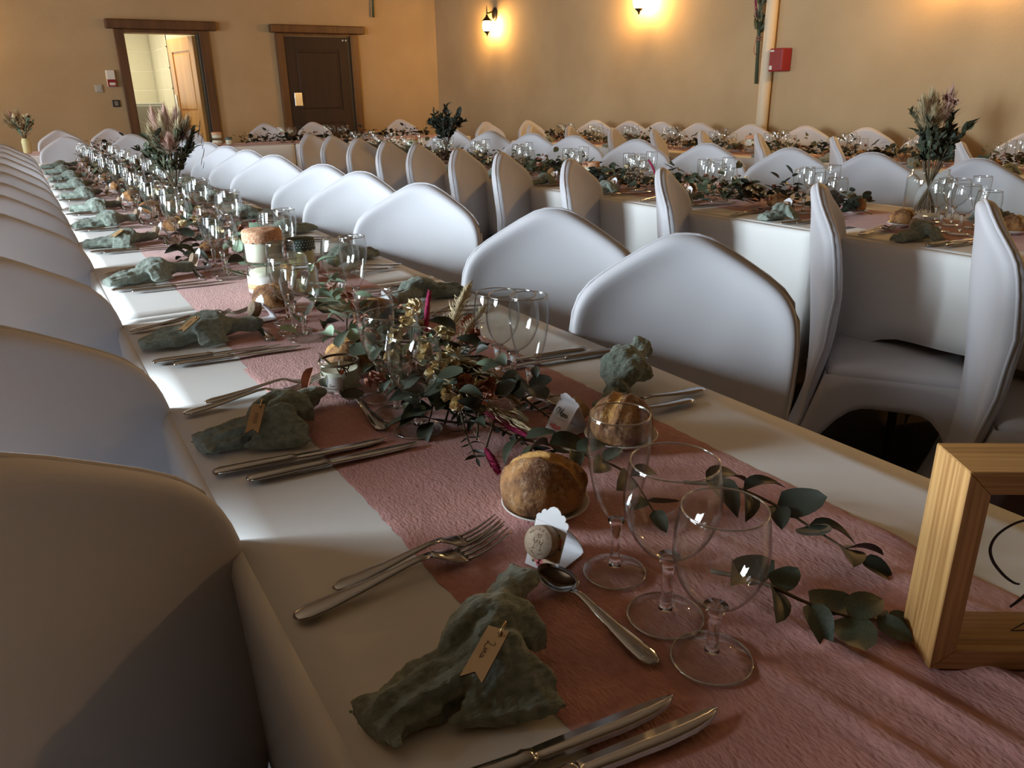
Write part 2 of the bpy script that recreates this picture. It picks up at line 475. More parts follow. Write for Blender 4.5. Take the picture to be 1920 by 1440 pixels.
d2 = thing('door_2', None, None); d2['kind'] = 'structure'
door_frame(d2, 3.155, 3.26, 4.17, 4.28, 1.965, 3.09, 4.37, 1.99, 2.09)
lf2 = leaf_meshes(d2, .86, 1.95, 'wood_door', .03)
lf2.location = (3.265, YB - .033, .005)
struct('dark_gap', mesh('dark_gap', *box(4.128, 4.168, YB - .020, YB - .002, 0, 1.96), 'gap_shade', False), d2)  # shade of the gap beside the leaf, built as a dark strip
struct('handle_plate', bbox_mesh('handle_plate', (.055, .165, -.020, -.001, 1.085, 1.26), 'steel_sat', .006), lf2)
for x in (.80, .845):
    struct('stud', mesh('stud', *lathe([(0.0001, 0), (.012, 0), (.012, .012), (.0001, .015)], 10), 'white_pl'), lf2, (x, -.001, 1.91), (PI / 2, 0, 0))

# --- the tiled annex seen through the open door
def tiled(name, origin, ux, uz, nx, nzz, tw, th, nrm):
    """wall backing with separately built tiles as parts"""
    o0 = Vector(origin); ux = Vector(ux); n = Vector(nrm)
    W, Hh = nx * tw, nzz * th
    b = B()
    c = [o0, o0 + ux * W, o0 + ux * W + Vector((0, 0, Hh)), o0 + Vector((0, 0, Hh))]
    bk = [p - n * .08 for p in c]
    b.v = [tuple(p) for p in c + bk]
    b.f = [(0, 1, 2, 3), (7, 6, 5, 4), (0, 4, 5, 1), (1, 5, 6, 2), (2, 6, 7, 3), (3, 7, 4, 0)]
    wo = struct(name, b.mesh(name, 'grout', False))
    g = .008
    me = None
    tv, tf = box(0, 1, 0, 1, 0, 1)
    pts = []
    for (x, y, z) in tv:
        q = ux * (g + x * (tw - 2 * g)) + Vector((0, 0, g + z * (th - 2 * g))) + n * (.001 + .008 * y)
        pts.append(q)
    me = mesh('tile', pts, tf, 'tile_w', False)
    for i in range(nx):
        for k in range(nzz):
            link('tile', me, wo, o0 + ux * (i * tw) + Vector((0, 0, k * th)))
    return wo
tiled('wall_annex_far', (1.25, 13.9, 0), (1, 0, 0), None, 3, 9, .40, .27, (0, -1, 0))
tiled('wall_annex_side', (2.06, 12.45, 0), (0, 1, 0), None, 3, 9, .45, .27, (-1, 0, 0))
tiled('wall_annex_end', (2.06, 12.45, 0), (1, 0, 0), None, 2, 9, .33, .27, (0, -1, 0))
struct('wall_annex_left', mesh('wal', *box(.9, 1.0, YB + .2, 14.0, 0, 2.6), 'tile_w', False))
struct('wall_annex_right', mesh('war', *box(3.0, 3.1, YB + .2, 14.0, 0, 2.6), 'tile_w', False))
struct('ceiling_annex', mesh('ca', *box(.9, 3.1, YB + .2, 14.1, 2.45, 2.55), 'ceiling', False))
l = bpy.data.lights.new('annex_ceiling_lamp', 'AREA'); l.size = .5; l.energy = 22; l.color = (1.0, .93, .72)
o = bpy.data.objects.new('annex_ceiling_lamp', l); COL.objects.link(o); o.location = (1.75, 11.75, 2.42)
l = bpy.data.lights.new('annex_side_fill', 'AREA'); l.size = .9; l.energy = 9; l.color = (1.0, .95, .80)  # added fill for the tiled side wall; no window is there
o = bpy.data.objects.new('annex_side_fill', l); COL.objects.link(o); o.location = (1.02, 13.0, 1.6); o.rotation_euler = (0, -PI / 2, 0)

cb = thing('storage_cabinet', 'grey metal cabinet standing inside the room behind the open door', 'cabinet', (1.44, 12.0, 0))
link('body', bbox_mesh('body', (0, .38, 0, .4, 0, 1.16), 'cab', .01), cb)
link('door', bbox_mesh('door', (.012, .368, -.018, -.001, .52, 1.13), 'cab', .006), cb)
link('door', bbox_mesh('door', (.012, .368, -.018, -.001, .05, .505), 'cab', .006), cb)

# --- wall fittings
sc = thing('wall_call_box', 'white wall unit with a red and white label, left of open door', 'alarm', (1.135, YB, 1.35))
link('housing', bbox_mesh('housing', (-.05, .05, -.05, -.001, 0, .19), 'white_pl', .012, 3), sc)
link('label_plate', bbox_mesh('label_plate', (-.046, .046, -.054, -.0505, .005, .085), 'red', .001, 1), sc)
link('label_panel', bbox_mesh('label_panel', (-.028, .034, -.0565, -.0545, .02, .05), 'white_pl', .0005, 1), sc)
sp = thing('light_switch', 'small pale grey switch plate left of the white wall unit', 'switch', (.985, YB, 1.335))
link('plate', bbox_mesh('plate', (-.042, .042, -.02, -.001, -.042, .042), 'grey_pl', .006, 2), sp)
link('rocker', bbox_mesh('rocker', (-.028, .028, -.026, -.0205, -.028, .028), 'grey_pl', .003, 1), sp)
sk = thing('dimmer_switch', 'square black switch plate beside the open door frame', 'switch', (1.145, YB, 1.165))
link('plate', bbox_mesh('plate', (-.042, .042, -.018, -.001, -.04, .04), 'black_pl', .005, 2), sk)
link('rocker', bbox_mesh('rocker', (-.02, .02, -.024, -.0185, -.026, .026), 'steel_sat', .003, 1), sk)

p = struct('trim_pipe', mesh('trim_pipe', *tube([(XR - .052, 4.80, 0), (XR - .052, 4.80, 1.6), (XR - .052, 4.80, ZC)], .048, 16), 'pipe'))
al = thing('fire_alarm', 'red fire alarm box on right wall beside the vertical pipe', 'alarm', (XR, 4.665, 1.33))
link('housing', bbox_mesh('housing', (-.11, -.001, -.07, .07, 0, .175), 'red', .01, 3), al)
link('sticker', bbox_mesh('sticker', (-.1125, -.1105, .03, .058, .015, .045), 'white_pl', .0005, 1), al)
link('sticker', bbox_mesh('sticker', (-.1125, -.1105, .02, .058, .150, .163), 'white_pl', .0005, 1), al)

# --- lit wall lanterns
def sconce_parts(root):
    """mounted on a wall plane x=0, sticking out towards -x"""
    b = B(); b.add(lathe([(.0001, 0), (.05, 0), (.055, .01), (.04, .03), (.0001, .034)], 20), Matrix.Rotation(-PI / 2, 4, 'Y') @ Matrix.Scale(1.5, 4, (1, 0, 0)))
    link('wall_plate', b.mesh('wall_plate', 'iron'), root, (-.001, 0, .10))
    b = B(); b.add(tube(catmull([(-.02, 0, .11), (-.06, 0, .125), (-.10, 0, .11), (-.125, 0, .12)], 5), .009, 8))
    b.add(tube([(-.125, 0, .14), (-.125, 0, .085)], .007, 8)); b.add(tube([(-.125, 0, .20), (-.125, 0, .14)], [.002, .008], 8))
    link('arm', b.mesh('arm', 'iron'), root)
    b = B(); b.add(lathe([(.0001, .10), (.012, .09), (.022, .065), (.045, .04), (.062, .028), (.066, .018), (.055, .02), (.0001, .03)], 20))
    link('cap', b.mesh('cap', 'iron'), root, (-.125, 0, 0))
    b = B(); b.add(lathe([(.0001, .018), (.045, .015), (.058, -.02), (.056, -.055), (.040, -.095), (.0001, -.10)], 20))
    link('globe', b.mesh('globe', 'globe'), root, (-.125, 0, 0))
    b = B(); b.add(lathe([(.0001, -.098), (.042, -.096), (.036, -.108), (.014, -.125), (.006, -.15), (.0001, -.155)], 16))
    link('finial', b.mesh('finial', 'iron'), root, (-.125, 0, 0))
for i, (x, y, z, rz, lab) in enumerate([
    (XR, 9.3, 2.045, 0, 'lit lantern wall lamp nearest the back corner, whole in view'),
    (XR, 6.37, 2.045, 0, 'lit lantern wall lamp cut by the top edge of the picture'),
    (XR, 3.2, 2.045, 0, 'lit lantern wall lamp above the right end of the right wall'),
    (XR, 0.13, 2.045, 0, 'added unseen lantern on the right wall level with the camera'),  # added out of view to warm the near places
    (-.75, YB, 2.045, PI / 2, 'lit lantern wall lamp on the back wall left of the open door'),
    (XL, 7.1, 2.045, PI, 'added unseen lantern on left wall between the windows')]):  # extra lantern out of view, added for warm light towards the back
    if i == 0:
        s0 = thing('wall_lantern', lab, 'lamp', (x, y, z), rz, 'lit wall lanterns'); sconce_parts(s0)
    else:
        dup(s0, (x, y, z), rz, lab, 'lit wall lanterns')

# ------------------------------------------------------------------ chairs in stretch covers
BACK = [(0, .938), (.022, .937), (.048, .930), (.085, .911), (.125, .888), (.162, .866), (.190, .846), (.210, .822), (.221, .792), (.225, .755), (.225, .71), (.222, .65), (.216, .58), (.211, .50), (.209, .40), (.213, .28), (.222, .14), (.234, .02)]
def backline(z):
    """side profile of the back: leaning above the seat, sweeping out to the rear feet below it"""
    if z > .5: return -.135 * (z - .93)
    t = (.5 - z) / .5
    return .058 + .006 * t - .115 * t * t
def chair_back():
    out = [(x, z) for x, z in BACK] + [(x, .012) for x in (.14, .07, 0, -.07, -.14)] + [(-x, z) for x, z in BACK[::-1][:-1]]
    out = [(-x, z) for x, z in out]      # orientation
    cz = .66
    prof = [(1.0, .0), (.985, .016), (.955, .026), (.90, .027), (.78, .024), (.58, .029), (.34, .034), (.12, .036)]
    rings = []
    def pos(x, z, off):
        s = x / .225
        y = .055 * s * s * min(1, max(0, (z - .40) / .25)) * .9          # wings curve forward
        y += backline(z)
        return Vector((x, y + off * (1 if z > .5 else max(.35, 1 - (.5 - z) * 3)), z))
    for r, off in prof[::-1]:
        rings.append([pos(x * r, cz + (z - cz) * r, off) for x, z in out])
    for r, off in prof[1:]:
        rings.append([pos(x * r, cz + (z - cz) * r, -off * .8) for x, z in out])
    n = len(out)
    v = [p for q in rings for p in q]; f = []
    for a in range(len(rings) - 1):
        for i in range(n):
            j = (i + 1) % n
            f.append((a * n + i, a * n + j, (a + 1) * n + j, (a + 1) * n + i))
    f.append(tuple(range(n))[::-1]); f.append(tuple((len(rings) - 1) * n + i for i in range(n)))
    return v, f

def rrect(x0, x1, y0, y1, r, k=5):
    pts = []
    for cx, cy, a0 in ((x1 - r, y1 - r, 0), (x0 + r, y1 - r, PI / 2), (x0 + r, y0 + r, PI), (x1 - r, y0 + r, 1.5 * PI)):
        for i in range(k + 1):
            a = a0 + PI / 2 * i / k
            pts.append((cx + r * math.cos(a), cy + r * math.sin(a)))
    return pts

def chair_seat():
    lv = [(.395, .0, .045), (.40, .0, .045), (.425, .004, .045), (.440, -.004, .045), (.446, -.03, .03)]
    rings = []
    for z, g, r in lv:
        rings.append([(x, y, z) for x, y in rrect(-.205 - g, .205 + g, .09 - g, .47 + g, r)])
    rings.append([(x * .5, .28 + (y - .28) * .5, .450) for x, y in rrect(-.175, .175, .12, .44, .03)])
    return loft(rings)

def chair_skirt():
    """stretch fabric from seat to feet with an arch cut on each side"""
    top = []; bot = []
    n = 16
    cs = [(-.205, .09), (.205, .09), (.205, .47), (-.205, .47)]
    ft = [(-.225, -.03), (.225, -.03), (.225, .50), (-.225, .50)]
    arch = [.30, .33, .31, .33]
    for s in range(4):
        a, c = Vector(cs[s]), Vector(cs[(s + 1) % 4]); fa, fc = Vector(ft[s]), Vector(ft[(s + 1) % 4])
        for i in range(n):
            t = i / n
            e = abs(2 * t - 1)
            zb = arch[s] * max(0.0, 1 - max(0, (e - .18) / .82) ** 3.2) if e < .999 else 0.0
            tp = a.lerp(c, t)
            k = 1 - zb / .42
            q = tp.lerp(fa.lerp(fc, t), k)
            top.append((tp.x, tp.y, .42)); bot.append((q.x, q.y, zb + .002))
    rings = []
    for j in range(6):
        t = j / 5
        ring = []
        for p, q in zip(top, bot):
            P = Vector(p).lerp(Vector(q), t)
            ring.append(P)
        rings.append(ring)
    v, f = loft(rings, True, False)
    return v, f
bm_ = mesh('chair_backrest', *chair_back(), 'spandex')
bm_ = apply_mods('chair_backrest', bm_, [('SUBSURF', dict(levels=1, render_levels=1))])
seat_me = mesh('chair_seat', *chair_seat(), 'spandex')
sk_me = mesh('chair_skirt', *chair_skirt(), 'spandex')
sk_me = apply_mods('chair_skirt', sk_me, [('SOLIDIFY', dict(thickness=.004, offset=-1))])
def piping():
    out = [(x, z) for x, z in BACK]
    pts = [(x, z) for x, z in out[::-1]] + [(-x, z) for x, z in out[1:]]
    P = []
    for x, z in pts:
        s = x / .225
        y = .055 * s * s * min(1, max(0, (z - .40) / .25)) * .9 + backline(z)
        P.append((x * .99, y, .66 + (z - .66) * .99))
    return tube(P, .0045, 6)
pip_me = mesh('chair_piping', *piping(), 'spandex')
CH0 = None
NCH = [0]
CSC = (.95, 1.0, .990)
def chair(x, y, fx, fy, label, group):
    global CH0
    a = math.atan2(-fx, fy) + rnd.uniform(-.05, .05)
    NCH[0] += 1
    if CH0 is None:
        CH0 = thing('covered_chair', label, 'chair', (x, y, 0), a, group); CH0.scale = CSC
        link('backrest', bm_, CH0); link('seat', seat_me, CH0); link('skirt', sk_me, CH0); link('piping', pip_me, CH0)
        return CH0
    return dup(CH0, (x, y, 0), a, label, group, CSC)

def deg(d): return math.sin(math.radians(d)), -math.cos(math.radians(d))
G = 'white covered chairs set along the tables'
T1L_Y = [.66, 1.10, 1.64, 2.32, 2.82, 3.28, 3.82, 4.36, 4.9, 5.45, 6.0, 6.5]
for i, y in enumerate(T1L_Y):
    fx, fy = deg(43)
    chair(-.095, y, fx, fy, 'white covered chair, %s nearest on the left side of the front table' % ORD[i] if i else 'white covered chair in shade at the very front on the left', G)
T1R_Y = [1.09, 1.54, 2.27, 2.79, 3.21, 3.94, 4.45, 4.95, 5.5, 6.05, 6.6]
for i, y in enumerate(T1R_Y):
    fx, fy = deg(-43)
    chair(1.06, y, fx, fy, 'white covered chair, %s on the right side of the front table' % (ORD[i] + (' nearest' if i else '')), G)
for i, x in enumerate((.36, .84)):
    chair(x, 7.42, 0, -1, 'white covered chair facing us at the far end of front table, %s one' % ('left', 'right')[i], G)
T2L_Y = [1.02, 1.50, 2.17, 2.74, 3.30, 3.74, 4.25, 4.7, 5.18, 5.7, 6.22]
for i, y in enumerate(T2L_Y):
    fx, fy = deg(36)
    chair(1.965, y, fx, fy, 'white covered chair, %s on the left side of the middle table' % (ORD[i] + (' nearest' if i else '')), G)
T2R_Y = [1.22, 1.68, 2.13, 2.56, 3.1, 3.67, 4.30, 4.8, 5.38, 6.03]
for i, y in enumerate(T2R_Y):
    fx, fy = deg(-46)
    chair(3.12, y, fx, fy, 'white covered chair, %s on the right side of the middle table' % (ORD[i] + (' nearest' if i else '')), G)
T3L_Y = [2.3, 3.05, 3.62, 4.12, 4.62, 5.11, 5.7, 6.3]
for i, y in enumerate(T3L_Y):
    fx, fy = deg(36)
    chair(4.08, y, fx, fy, 'white covered chair, %s on the left side of the wall table' % (ORD[i] + (' nearest' if i else '')), G)
T3R_Y = [2.5, 3.1, 3.6, 4.12, 4.66, 5.25, 5.75, 6.2, 6.75]
for i, y in enumerate(T3R_Y):
    fx, fy = deg(-46)
    chair(5.17, y, fx, fy, 'white covered chair, %s along the right wall' % (ORD[i] + (' nearest' if i else '')), G)
for i, x in enumerate((4.22, 4.74)):
    chair(x, 7.38, .25, -1, 'shaded covered chair at far end of the wall table, %s one' % ('left', 'right')[i], G)
for i, x in enumerate((.40, .86, 1.55, 2.44, 2.99, 4.09)):
    chair(x, 9.28, 0, -1, 'white covered chair behind the head table, %s from the left' % ORD[i].replace('nearest', 'first'), G)

# ------------------------------------------------------------------ tables, cloths, runners
TZ = .75
def table(x0, x1, y0, y1, label):
    t = thing('banquet_table', label, 'table', ((x0 + x1) / 2, (y0 + y1) / 2, 0), 0, 'folding banquet tables under the cloths')
    hx, hy = (x1 - x0) / 2 - .02, (y1 - y0) / 2 - .02
    link('tabletop', bbox_mesh('tabletop', (-hx, hx, -hy, hy, .712, TZ - .006), 'stripy', .006), t)
    lm = None
    for sx in (-1, 1):
        for sy in (-1, 1):
            me = mesh('table_leg', *tube([(0, 0, 0), (0, 0, .712)], .014, 10), 'leg_metal')
            link('leg', me, t, (sx * (hx - .12), sy * (hy - .25), 0))
    return t

def cloth_mesh(x0, x1, y0, y1, drop=.285, ends=(1, 1), seed=0, corner=.10):
    """tablecloth: flat top, rounded rim, hanging sides with folds that grow downwards"""
    per = []
    r = .018
    def line(a, c, n):
        for i in range(n): per.append((a[0] + (c[0] - a[0]) * i / n, a[1] + (c[1] - a[1]) * i / n))
    nx = max(10, int((x1 - x0) / .05)); ny = max(20, int((y1 - y0) / .045))
    line((x0, y0), (x1, y0), nx); line((x1, y0), (x1, y1), ny); line((x1, y1), (x0, y1), nx); line((x0, y1), (x0, y0), ny)
    n = len(per); rings = []
    cs = [(x0, y0), (x1, y0), (x1, y1), (x0, y1)]
    def nrm(p):
        x, y = p; nxv = nyv = 0
        if abs(x - x0) < 1e-6: nxv -= 1
        if abs(x - x1) < 1e-6: nxv += 1
        if abs(y - y0) < 1e-6: nyv -= 1
        if abs(y - y1) < 1e-6: nyv += 1
        L = math.hypot(nxv, nyv) or 1
        return nxv / L, nyv / L
    lv = [0, .006, .02, .05, .10, .16, .22, 1]
    for j, h in enumerate(lv):
        ring = []
        for (x, y) in per:
            nxv, nyv = nrm((x, y))
            dc = min(math.hypot(x - a, y - c) for a, c in cs)
            ck = max(0, 1 - dc / (.22 if corner < .2 else .34))
            D = drop + corner * ck * ck + .012 * nz((x * 2.1, y * 2.1, seed * 3.3))
            d = h if h < 1 else D
            if h < 1 and h > D: d = D
            t = d / drop
            fold = math.sin((x * 1.0 + y) * 27 + 2.5 * nz((x, y, seed), 1.7)) * .5 + .5
            amp = (.004 + .012 * ck + .010 * max(0, nz((x * .9, y * .9, seed + 9.)))) * t
            off = -.004 + (.004 if h > 0 else 0) * 1 + amp * fold - .010 * t
            if (abs(y - y0) < 1e-6 and not ends[0]) or (abs(y - y1) < 1e-6 and not ends[1]): off = -.010 - .01 * t
            if h == 0: off = -.016
            if j == 1: off = -.005
            px, py = x + nxv * off, y + nyv * off
            ring.append((px, py, TZ - d + (0 if j else 0)))
        rings.append(ring)
    v, f = loft(rings, True, False)
    f = [q[::-1] for q in f]
    # top: inner grid
    k = len(v)
    gx, gy = max(8, int((x1 - x0) / .04)), max(12, int((y1 - y0) / .06))
    gv, gf = grid(gx, gy, lambda a, c: (x0 + .016 + a * (x1 - x0 - .032), y0 + .016 + c * (y1 - y0 - .032), TZ))
    v += gv; f += [tuple(i + k for i in q) for q in gf]
    return v, f

def cloth(x0, x1, y0, y1, label, seed, ends=(1, 1), drop=.285, corner=.10, group='white tablecloths'):
    me = mesh('tablecloth', *cloth_mesh(x0, x1, y0, y1, drop, ends, seed, corner), 'cloth')
    me = apply_mods('tablecloth', me, [('SOLIDIFY', dict(thickness=.0025, offset=-1))])
    return tag(link('tablecloth', me), label, 'tablecloth', group)

NM = ['nearest', 'second', 'third', 'farthest']
T1X, T2X, T3X = (.10, .855), (2.15, 2.92), (4.32, 5.0)
def row(X, ys, name, drop):
    for i in range(len(ys) - 1):
        y0, y1 = ys[i] + .006, ys[i + 1] - .006
        table(X[0], X[1], y0, y1, '%s folding table of the %s row, hidden under its white cloth' % (NM[i], name))
        cloth(X[0], X[1], y0, y1, 'white cloth over the %s section of the %s table' % (NM[i], name), i + len(name), (i == 0, i == len(ys) - 2), drop, .30 if name == 'middle' else .10)
row(T1X, [-.75, 1.745, 3.55, 5.35, 7.1], 'front', .285)
row(T2X, [-.20, 1.63, 3.45, 5.2, 6.95], 'middle', .275)
row(T3X, [.6, 2.45, 4.2, 5.7, 7.05], 'wall', .275)
HY = (8.22, 8.97)
for i, (a, c) in enumerate(((-.55, 1.0), (1.012, 2.44), (2.452, 4.5))):
    t = thing('banquet_table', '%s folding table of the head table across the back' % ('left', 'middle', 'right')[i], 'table', ((a + c) / 2, sum(HY) / 2, 0), 0, 'folding banquet tables under the cloths')
    hx = (c - a) / 2 - .02
    link('tabletop', bbox_mesh('tabletop', (-hx, hx, -.35, .35, .712, TZ - .006), 'stripy', .006), t)
    for sx in (-1, 1):
        for sy in (-1, 1): link('leg', mesh('table_leg', *tube([(0, 0, 0), (0, 0, .712)], .014, 10), 'leg_metal'), t, (sx * (hx - .25), sy * .25, 0))
    cloth(a, c, HY[0], HY[1], 'white cloth over the %s section of the head table' % ('left', 'middle', 'right')[i], 20 + i, (1, 1), .30, .05)

def ripple(x, y):
    """height of the gauze above the cloth"""
    h = .0012 + .0012 * max(0, nz((x * 16, y * 7, .3)))
    if y < .62:
        k = min(1, (.62 - y) / .25) * min(1, max(0, (x - .39) / .08))
        h += k * .0085 * max(0, math.sin((x + y * .18) * 95 + 1.8 * nz((x * 5, y * 4, 2.)))) ** 2 * (.6 + .6 * nz((x * 6, y * 6, 8.)))
    h += .0035 * max(0, nz((x * 9 + y * 3, y * 1.3, 5.))) ** 1.0
    return TZ + h

def runner(cx, y0, y1, hw, label, nx, ny, seed):
    def fn(a, c):
        y = y0 + (y1 - y0) * c
        e = .006 * nz((seed, y * 5, 0)) + .0025 * nz((seed, y * 45, 1)) + .0018 * nz((seed + a * 2, y * 160, 1))
        x = cx + (a - .5) * 2 * hw + e * (1 if abs(a - .5) > .49 else .5)
        z = ripple(x, y)
        if abs(a - .5) > .499: z = TZ + .0006
        return (x, y, z)
    me = mesh('table_runner', *grid(nx, ny, fn), 'runner')
    o = link('table_runner', me)
    return tag(o, label, 'table runner', 'pink gauze runners')
runner(.475, -.65, 1.3, .215, 'crinkled pink gauze runner down the front half of the front table', 70, 320, 1)
runner(.475, 1.3, 7.0, .21, 'pink gauze runner continuing to the far end of the front table', 16, 260, 2)
runner(2.53, -.15, 6.9, .20, 'pink gauze runner down the middle table', 14, 220, 3)
runner(4.66, .65, 7.0, .20, 'pink gauze runner down the wall table', 10, 160, 4)
def hrun(a, c):
    x = -.5 + 4.95 * a; return (x, 8.22 + .02 + .68 * c, TZ + .002 + .001 * nz((x * 9, c * 9, 0)))
tag(link('table_runner', mesh('table_runner', *grid(90, 8, hrun), 'runner')), 'pink gauze runner covering the head table across the back', 'table runner', 'pink gauze runners')

# ------------------------------------------------------------------ tableware (one of each kind; repeats are copies)
HW = 1.12
def flat_loft(sec, n=10):
    """sec: list of (x, half_width, half_thick, z)"""
    rings = []
    for x, wd, th, z in sec:
        rings.append([(x, wd * HW * math.cos(2 * PI * k / n), z + th * math.sin(2 * PI * k / n)) for k in range(n)])
    return loft(rings)

HANDLE = [(0, .002, .001, .0045), (.003, .0065, .0016, .0045), (.012, .0092, .0022, .005), (.03, .0088, .0022, .006), (.06, .0062, .002, .009), (.09, .0042, .0018, .013), (.108, .0036, .0017, .0155)]
def handle_groove():
    return flat_loft([(.008, .003, .0004, .0073), (.016, .0055, .0005, .0077), (.032, .0052, .0005, .0085), (.06, .003, .0005, .0112), (.075, .001, .0003, .0130)], 8)
def fork_parts(root):
    link('handle', mesh('fork_handle', *flat_loft(HANDLE + [(.122, .0042, .0016, .0155)]), 'steel'), root)
    b = B(); b.add(flat_loft([(.121, .0042, .0016, .0155), (.128, .0075, .0014, .0130), (.136, .0108, .0012, .009), (.148, .0120, .0011, .0055), (.154, .0122, .0010, .0045)], 10))
    for y in (-.0102, -.0034, .0034, .0102):
        p = [(.152, y, .0046), (.162, y, .0046), (.175, y * .98, .007), (.188, y * .96, .0115), (.199, y * .94, .0165)]
        b.add(tube(p, [.0019, .0019, .0017, .0014, .0008], 6, True, .7))
    link('tines', b.mesh('fork_tines', 'steel'), root)
def knife_parts(root):
    b = B(); b.add(flat_loft([(0, .003, .0015, .0048), (.003, .0070, .0030, .0048), (.01, .0085, .0038, .005), (.05, .0075, .0042, .0052), (.088, .0060, .0040, .0052), (.092, .0068, .0046, .0054), (.096, .0058, .0040, .0052), (.100, .0060, .0030, .005)], 12))
    link('handle', b.mesh('knife_handle', 'steel'), root)
    v = []; f = []
    sec = [(.098, -.0060, .0060), (.105, -.0085, .0065), (.13, -.0095, .0072), (.165, -.0098, .0078), (.19, -.0080, .0080), (.205, -.0045, .0078), (.214, .0005, .0072), (.2175, .0040, .0060)]
    for x, a, c in sec:
        m = (a + c) / 2
        v += [(x, a, .0050), (x, m, .0062), (x, c, .0058), (x, m, .0040)]
    for i in range(len(sec) - 1):
        for k in range(4):
            q = (k + 1) % 4
            f.append((i * 4 + k, i * 4 + q, (i + 1) * 4 + q, (i + 1) * 4 + k))
    f.append((0, 1, 2, 3)); k = (len(sec) - 1) * 4; f.append((k + 3, k + 2, k + 1, k))
    link('blade', mesh('knife_blade', v, f, 'steel_sat'), root)
def spoon_parts(root):
    H = [(x * .96, a, c, z * .75) for x, a, c, z in HANDLE]
    link('handle', mesh('spoon_handle', *flat_loft(H + [(.112, .0036, .0016, .0105), (.118, .0045, .0014, .0088)]), 'steel'), root)
    # bowl: open shell with thickness
    L, Wd = .027, .0175
    def sh(t, off):
        rings = []
        for j in range(6):
            r = j / 5
            rings.append([(.141 + L * r * math.cos(a) * (1.0 + .08 * math.cos(a)), Wd * r * math.sin(a) * (1 - .12 * math.cos(a)), .0015 + off + .0075 * r ** 2.2) for a in [2 * PI * k / 20 for k in range(20)]])
        return rings
    A = sh(0, .0012)[1:]; Bq = sh(0, 0)[1:][::-1]
    link('bowl', mesh('spoon_bowl', *loft(A + Bq), 'steel'), root)

def glass_parts(root, bowl, stem, foot):
    link('bowl', mesh('glass_bowl', *lathe(bowl, 28), 'glass'), root)
    link('stem', mesh('glass_stem', *lathe(stem, 14), 'solidglass'), root)
    link('foot', mesh('glass_foot', *lathe(foot, 28), 'glass'), root)
    def ring(r, z, t): return tube([(r * math.cos(a), r * math.sin(a), z) for a in [2 * PI * i / 32 for i in range(33)]], t, 6, False)
    link('rim', mesh('glass_rim', *ring(bowl[len(bowl) // 2][0], bowl[len(bowl) // 2][1], .00085), 'rim'), root)
    link('foot_edge', mesh('glass_foot_edge', *ring(foot[2][0] - .0004, .0014, .0010), 'rim'), root)
def prof_bowl(pts, th=.0011):
    p = [(r, z) for r, z, in catmull2(pts)]
    return p + [(p[-1][0] - th * .5, p[-1][1] + .0006)] + [(max(.0001, r - th), z + (.0012 if i == 0 else 0)) for i, (r, z) in enumerate(p)][::-1]
def catmull2(pts):
    return [(max(.0001, q.x), q.y) for q in catmull([(r, z, 0) for r, z in pts], 4)]
def foot_prof(r): return [(.0001, .0001), (r * .9, .0001), (r, .0012), (r * .97, .0026), (r * .5, .0042), (.008, .0068), (.0052, .0085), (.0001, .0086)]
GL = {
 'flute': dict(h=.163, bowl=[(.0001, .058), (.006, .059), (.014, .068), (.021, .085), (.0262, .11), (.0285, .135), (.0282, .150), (.0270, .163)], stem=[(.0001, .0087), (.0060, .0087), (.0045, .02), (.0042, .035), (.005, .050), (.008, .0575), (.0001, .0579)], foot=.0295),
 'goblet': dict(h=.149, bowl=[(.0001, .062), (.010, .063), (.024, .072), (.0345, .088), (.0395, .106), (.0400, .122), (.0382, .138), (.0362, .149)], stem=[(.0001, .0087), (.0062, .0087), (.0048, .02), (.0045, .038), (.0055, .052), (.010, .0612), (.0001, .0619)], foot=.033),
 'small': dict(h=.137, bowl=[(.0001, .052), (.010, .053), (.023, .063), (.0325, .080), (.0362, .097), (.0362, .112), (.0345, .126), (.0325, .137)], stem=[(.0001, .0087), (.0062, .0087), (.0048, .018), (.0045, .032), (.0055, .043), (.010, .0512), (.0001, .0519)], foot=.0325),
}
PROTO = {}
def proto(key, name, cat, builder):
    """the first one of a kind; placed by the first call of put()"""
    t = thing(name, '', cat); builder(t)
    PROTO[key] = [t, False]
def put(key, loc, rz, label, group, scale=1.0):
    t, used = PROTO[key]
    if not used:
        PROTO[key][1] = True
        t.location = loc; t.rotation_euler = (0, 0, rz); t['label'] = label; t['group'] = group; t.scale = (scale,) * 3
        return t
    return dup(t, loc, rz, label, group, scale)
for k, nmx, cat in (('flute', 'champagne_flute', 'glass'), ('goblet', 'water_goblet', 'glass'), ('small', 'wine_glass', 'glass')):
    proto(k, nmx, cat, lambda t, k=k: glass_parts(t, prof_bowl(GL[k]['bowl']), GL[k]['stem'], foot_prof(GL[k]['foot'])))
proto('fork', 'dinner_fork', 'fork', fork_parts)
proto('knife', 'table_knife', 'knife', knife_parts)
proto('spoon', 'dessert_spoon', 'spoon', spoon_parts)

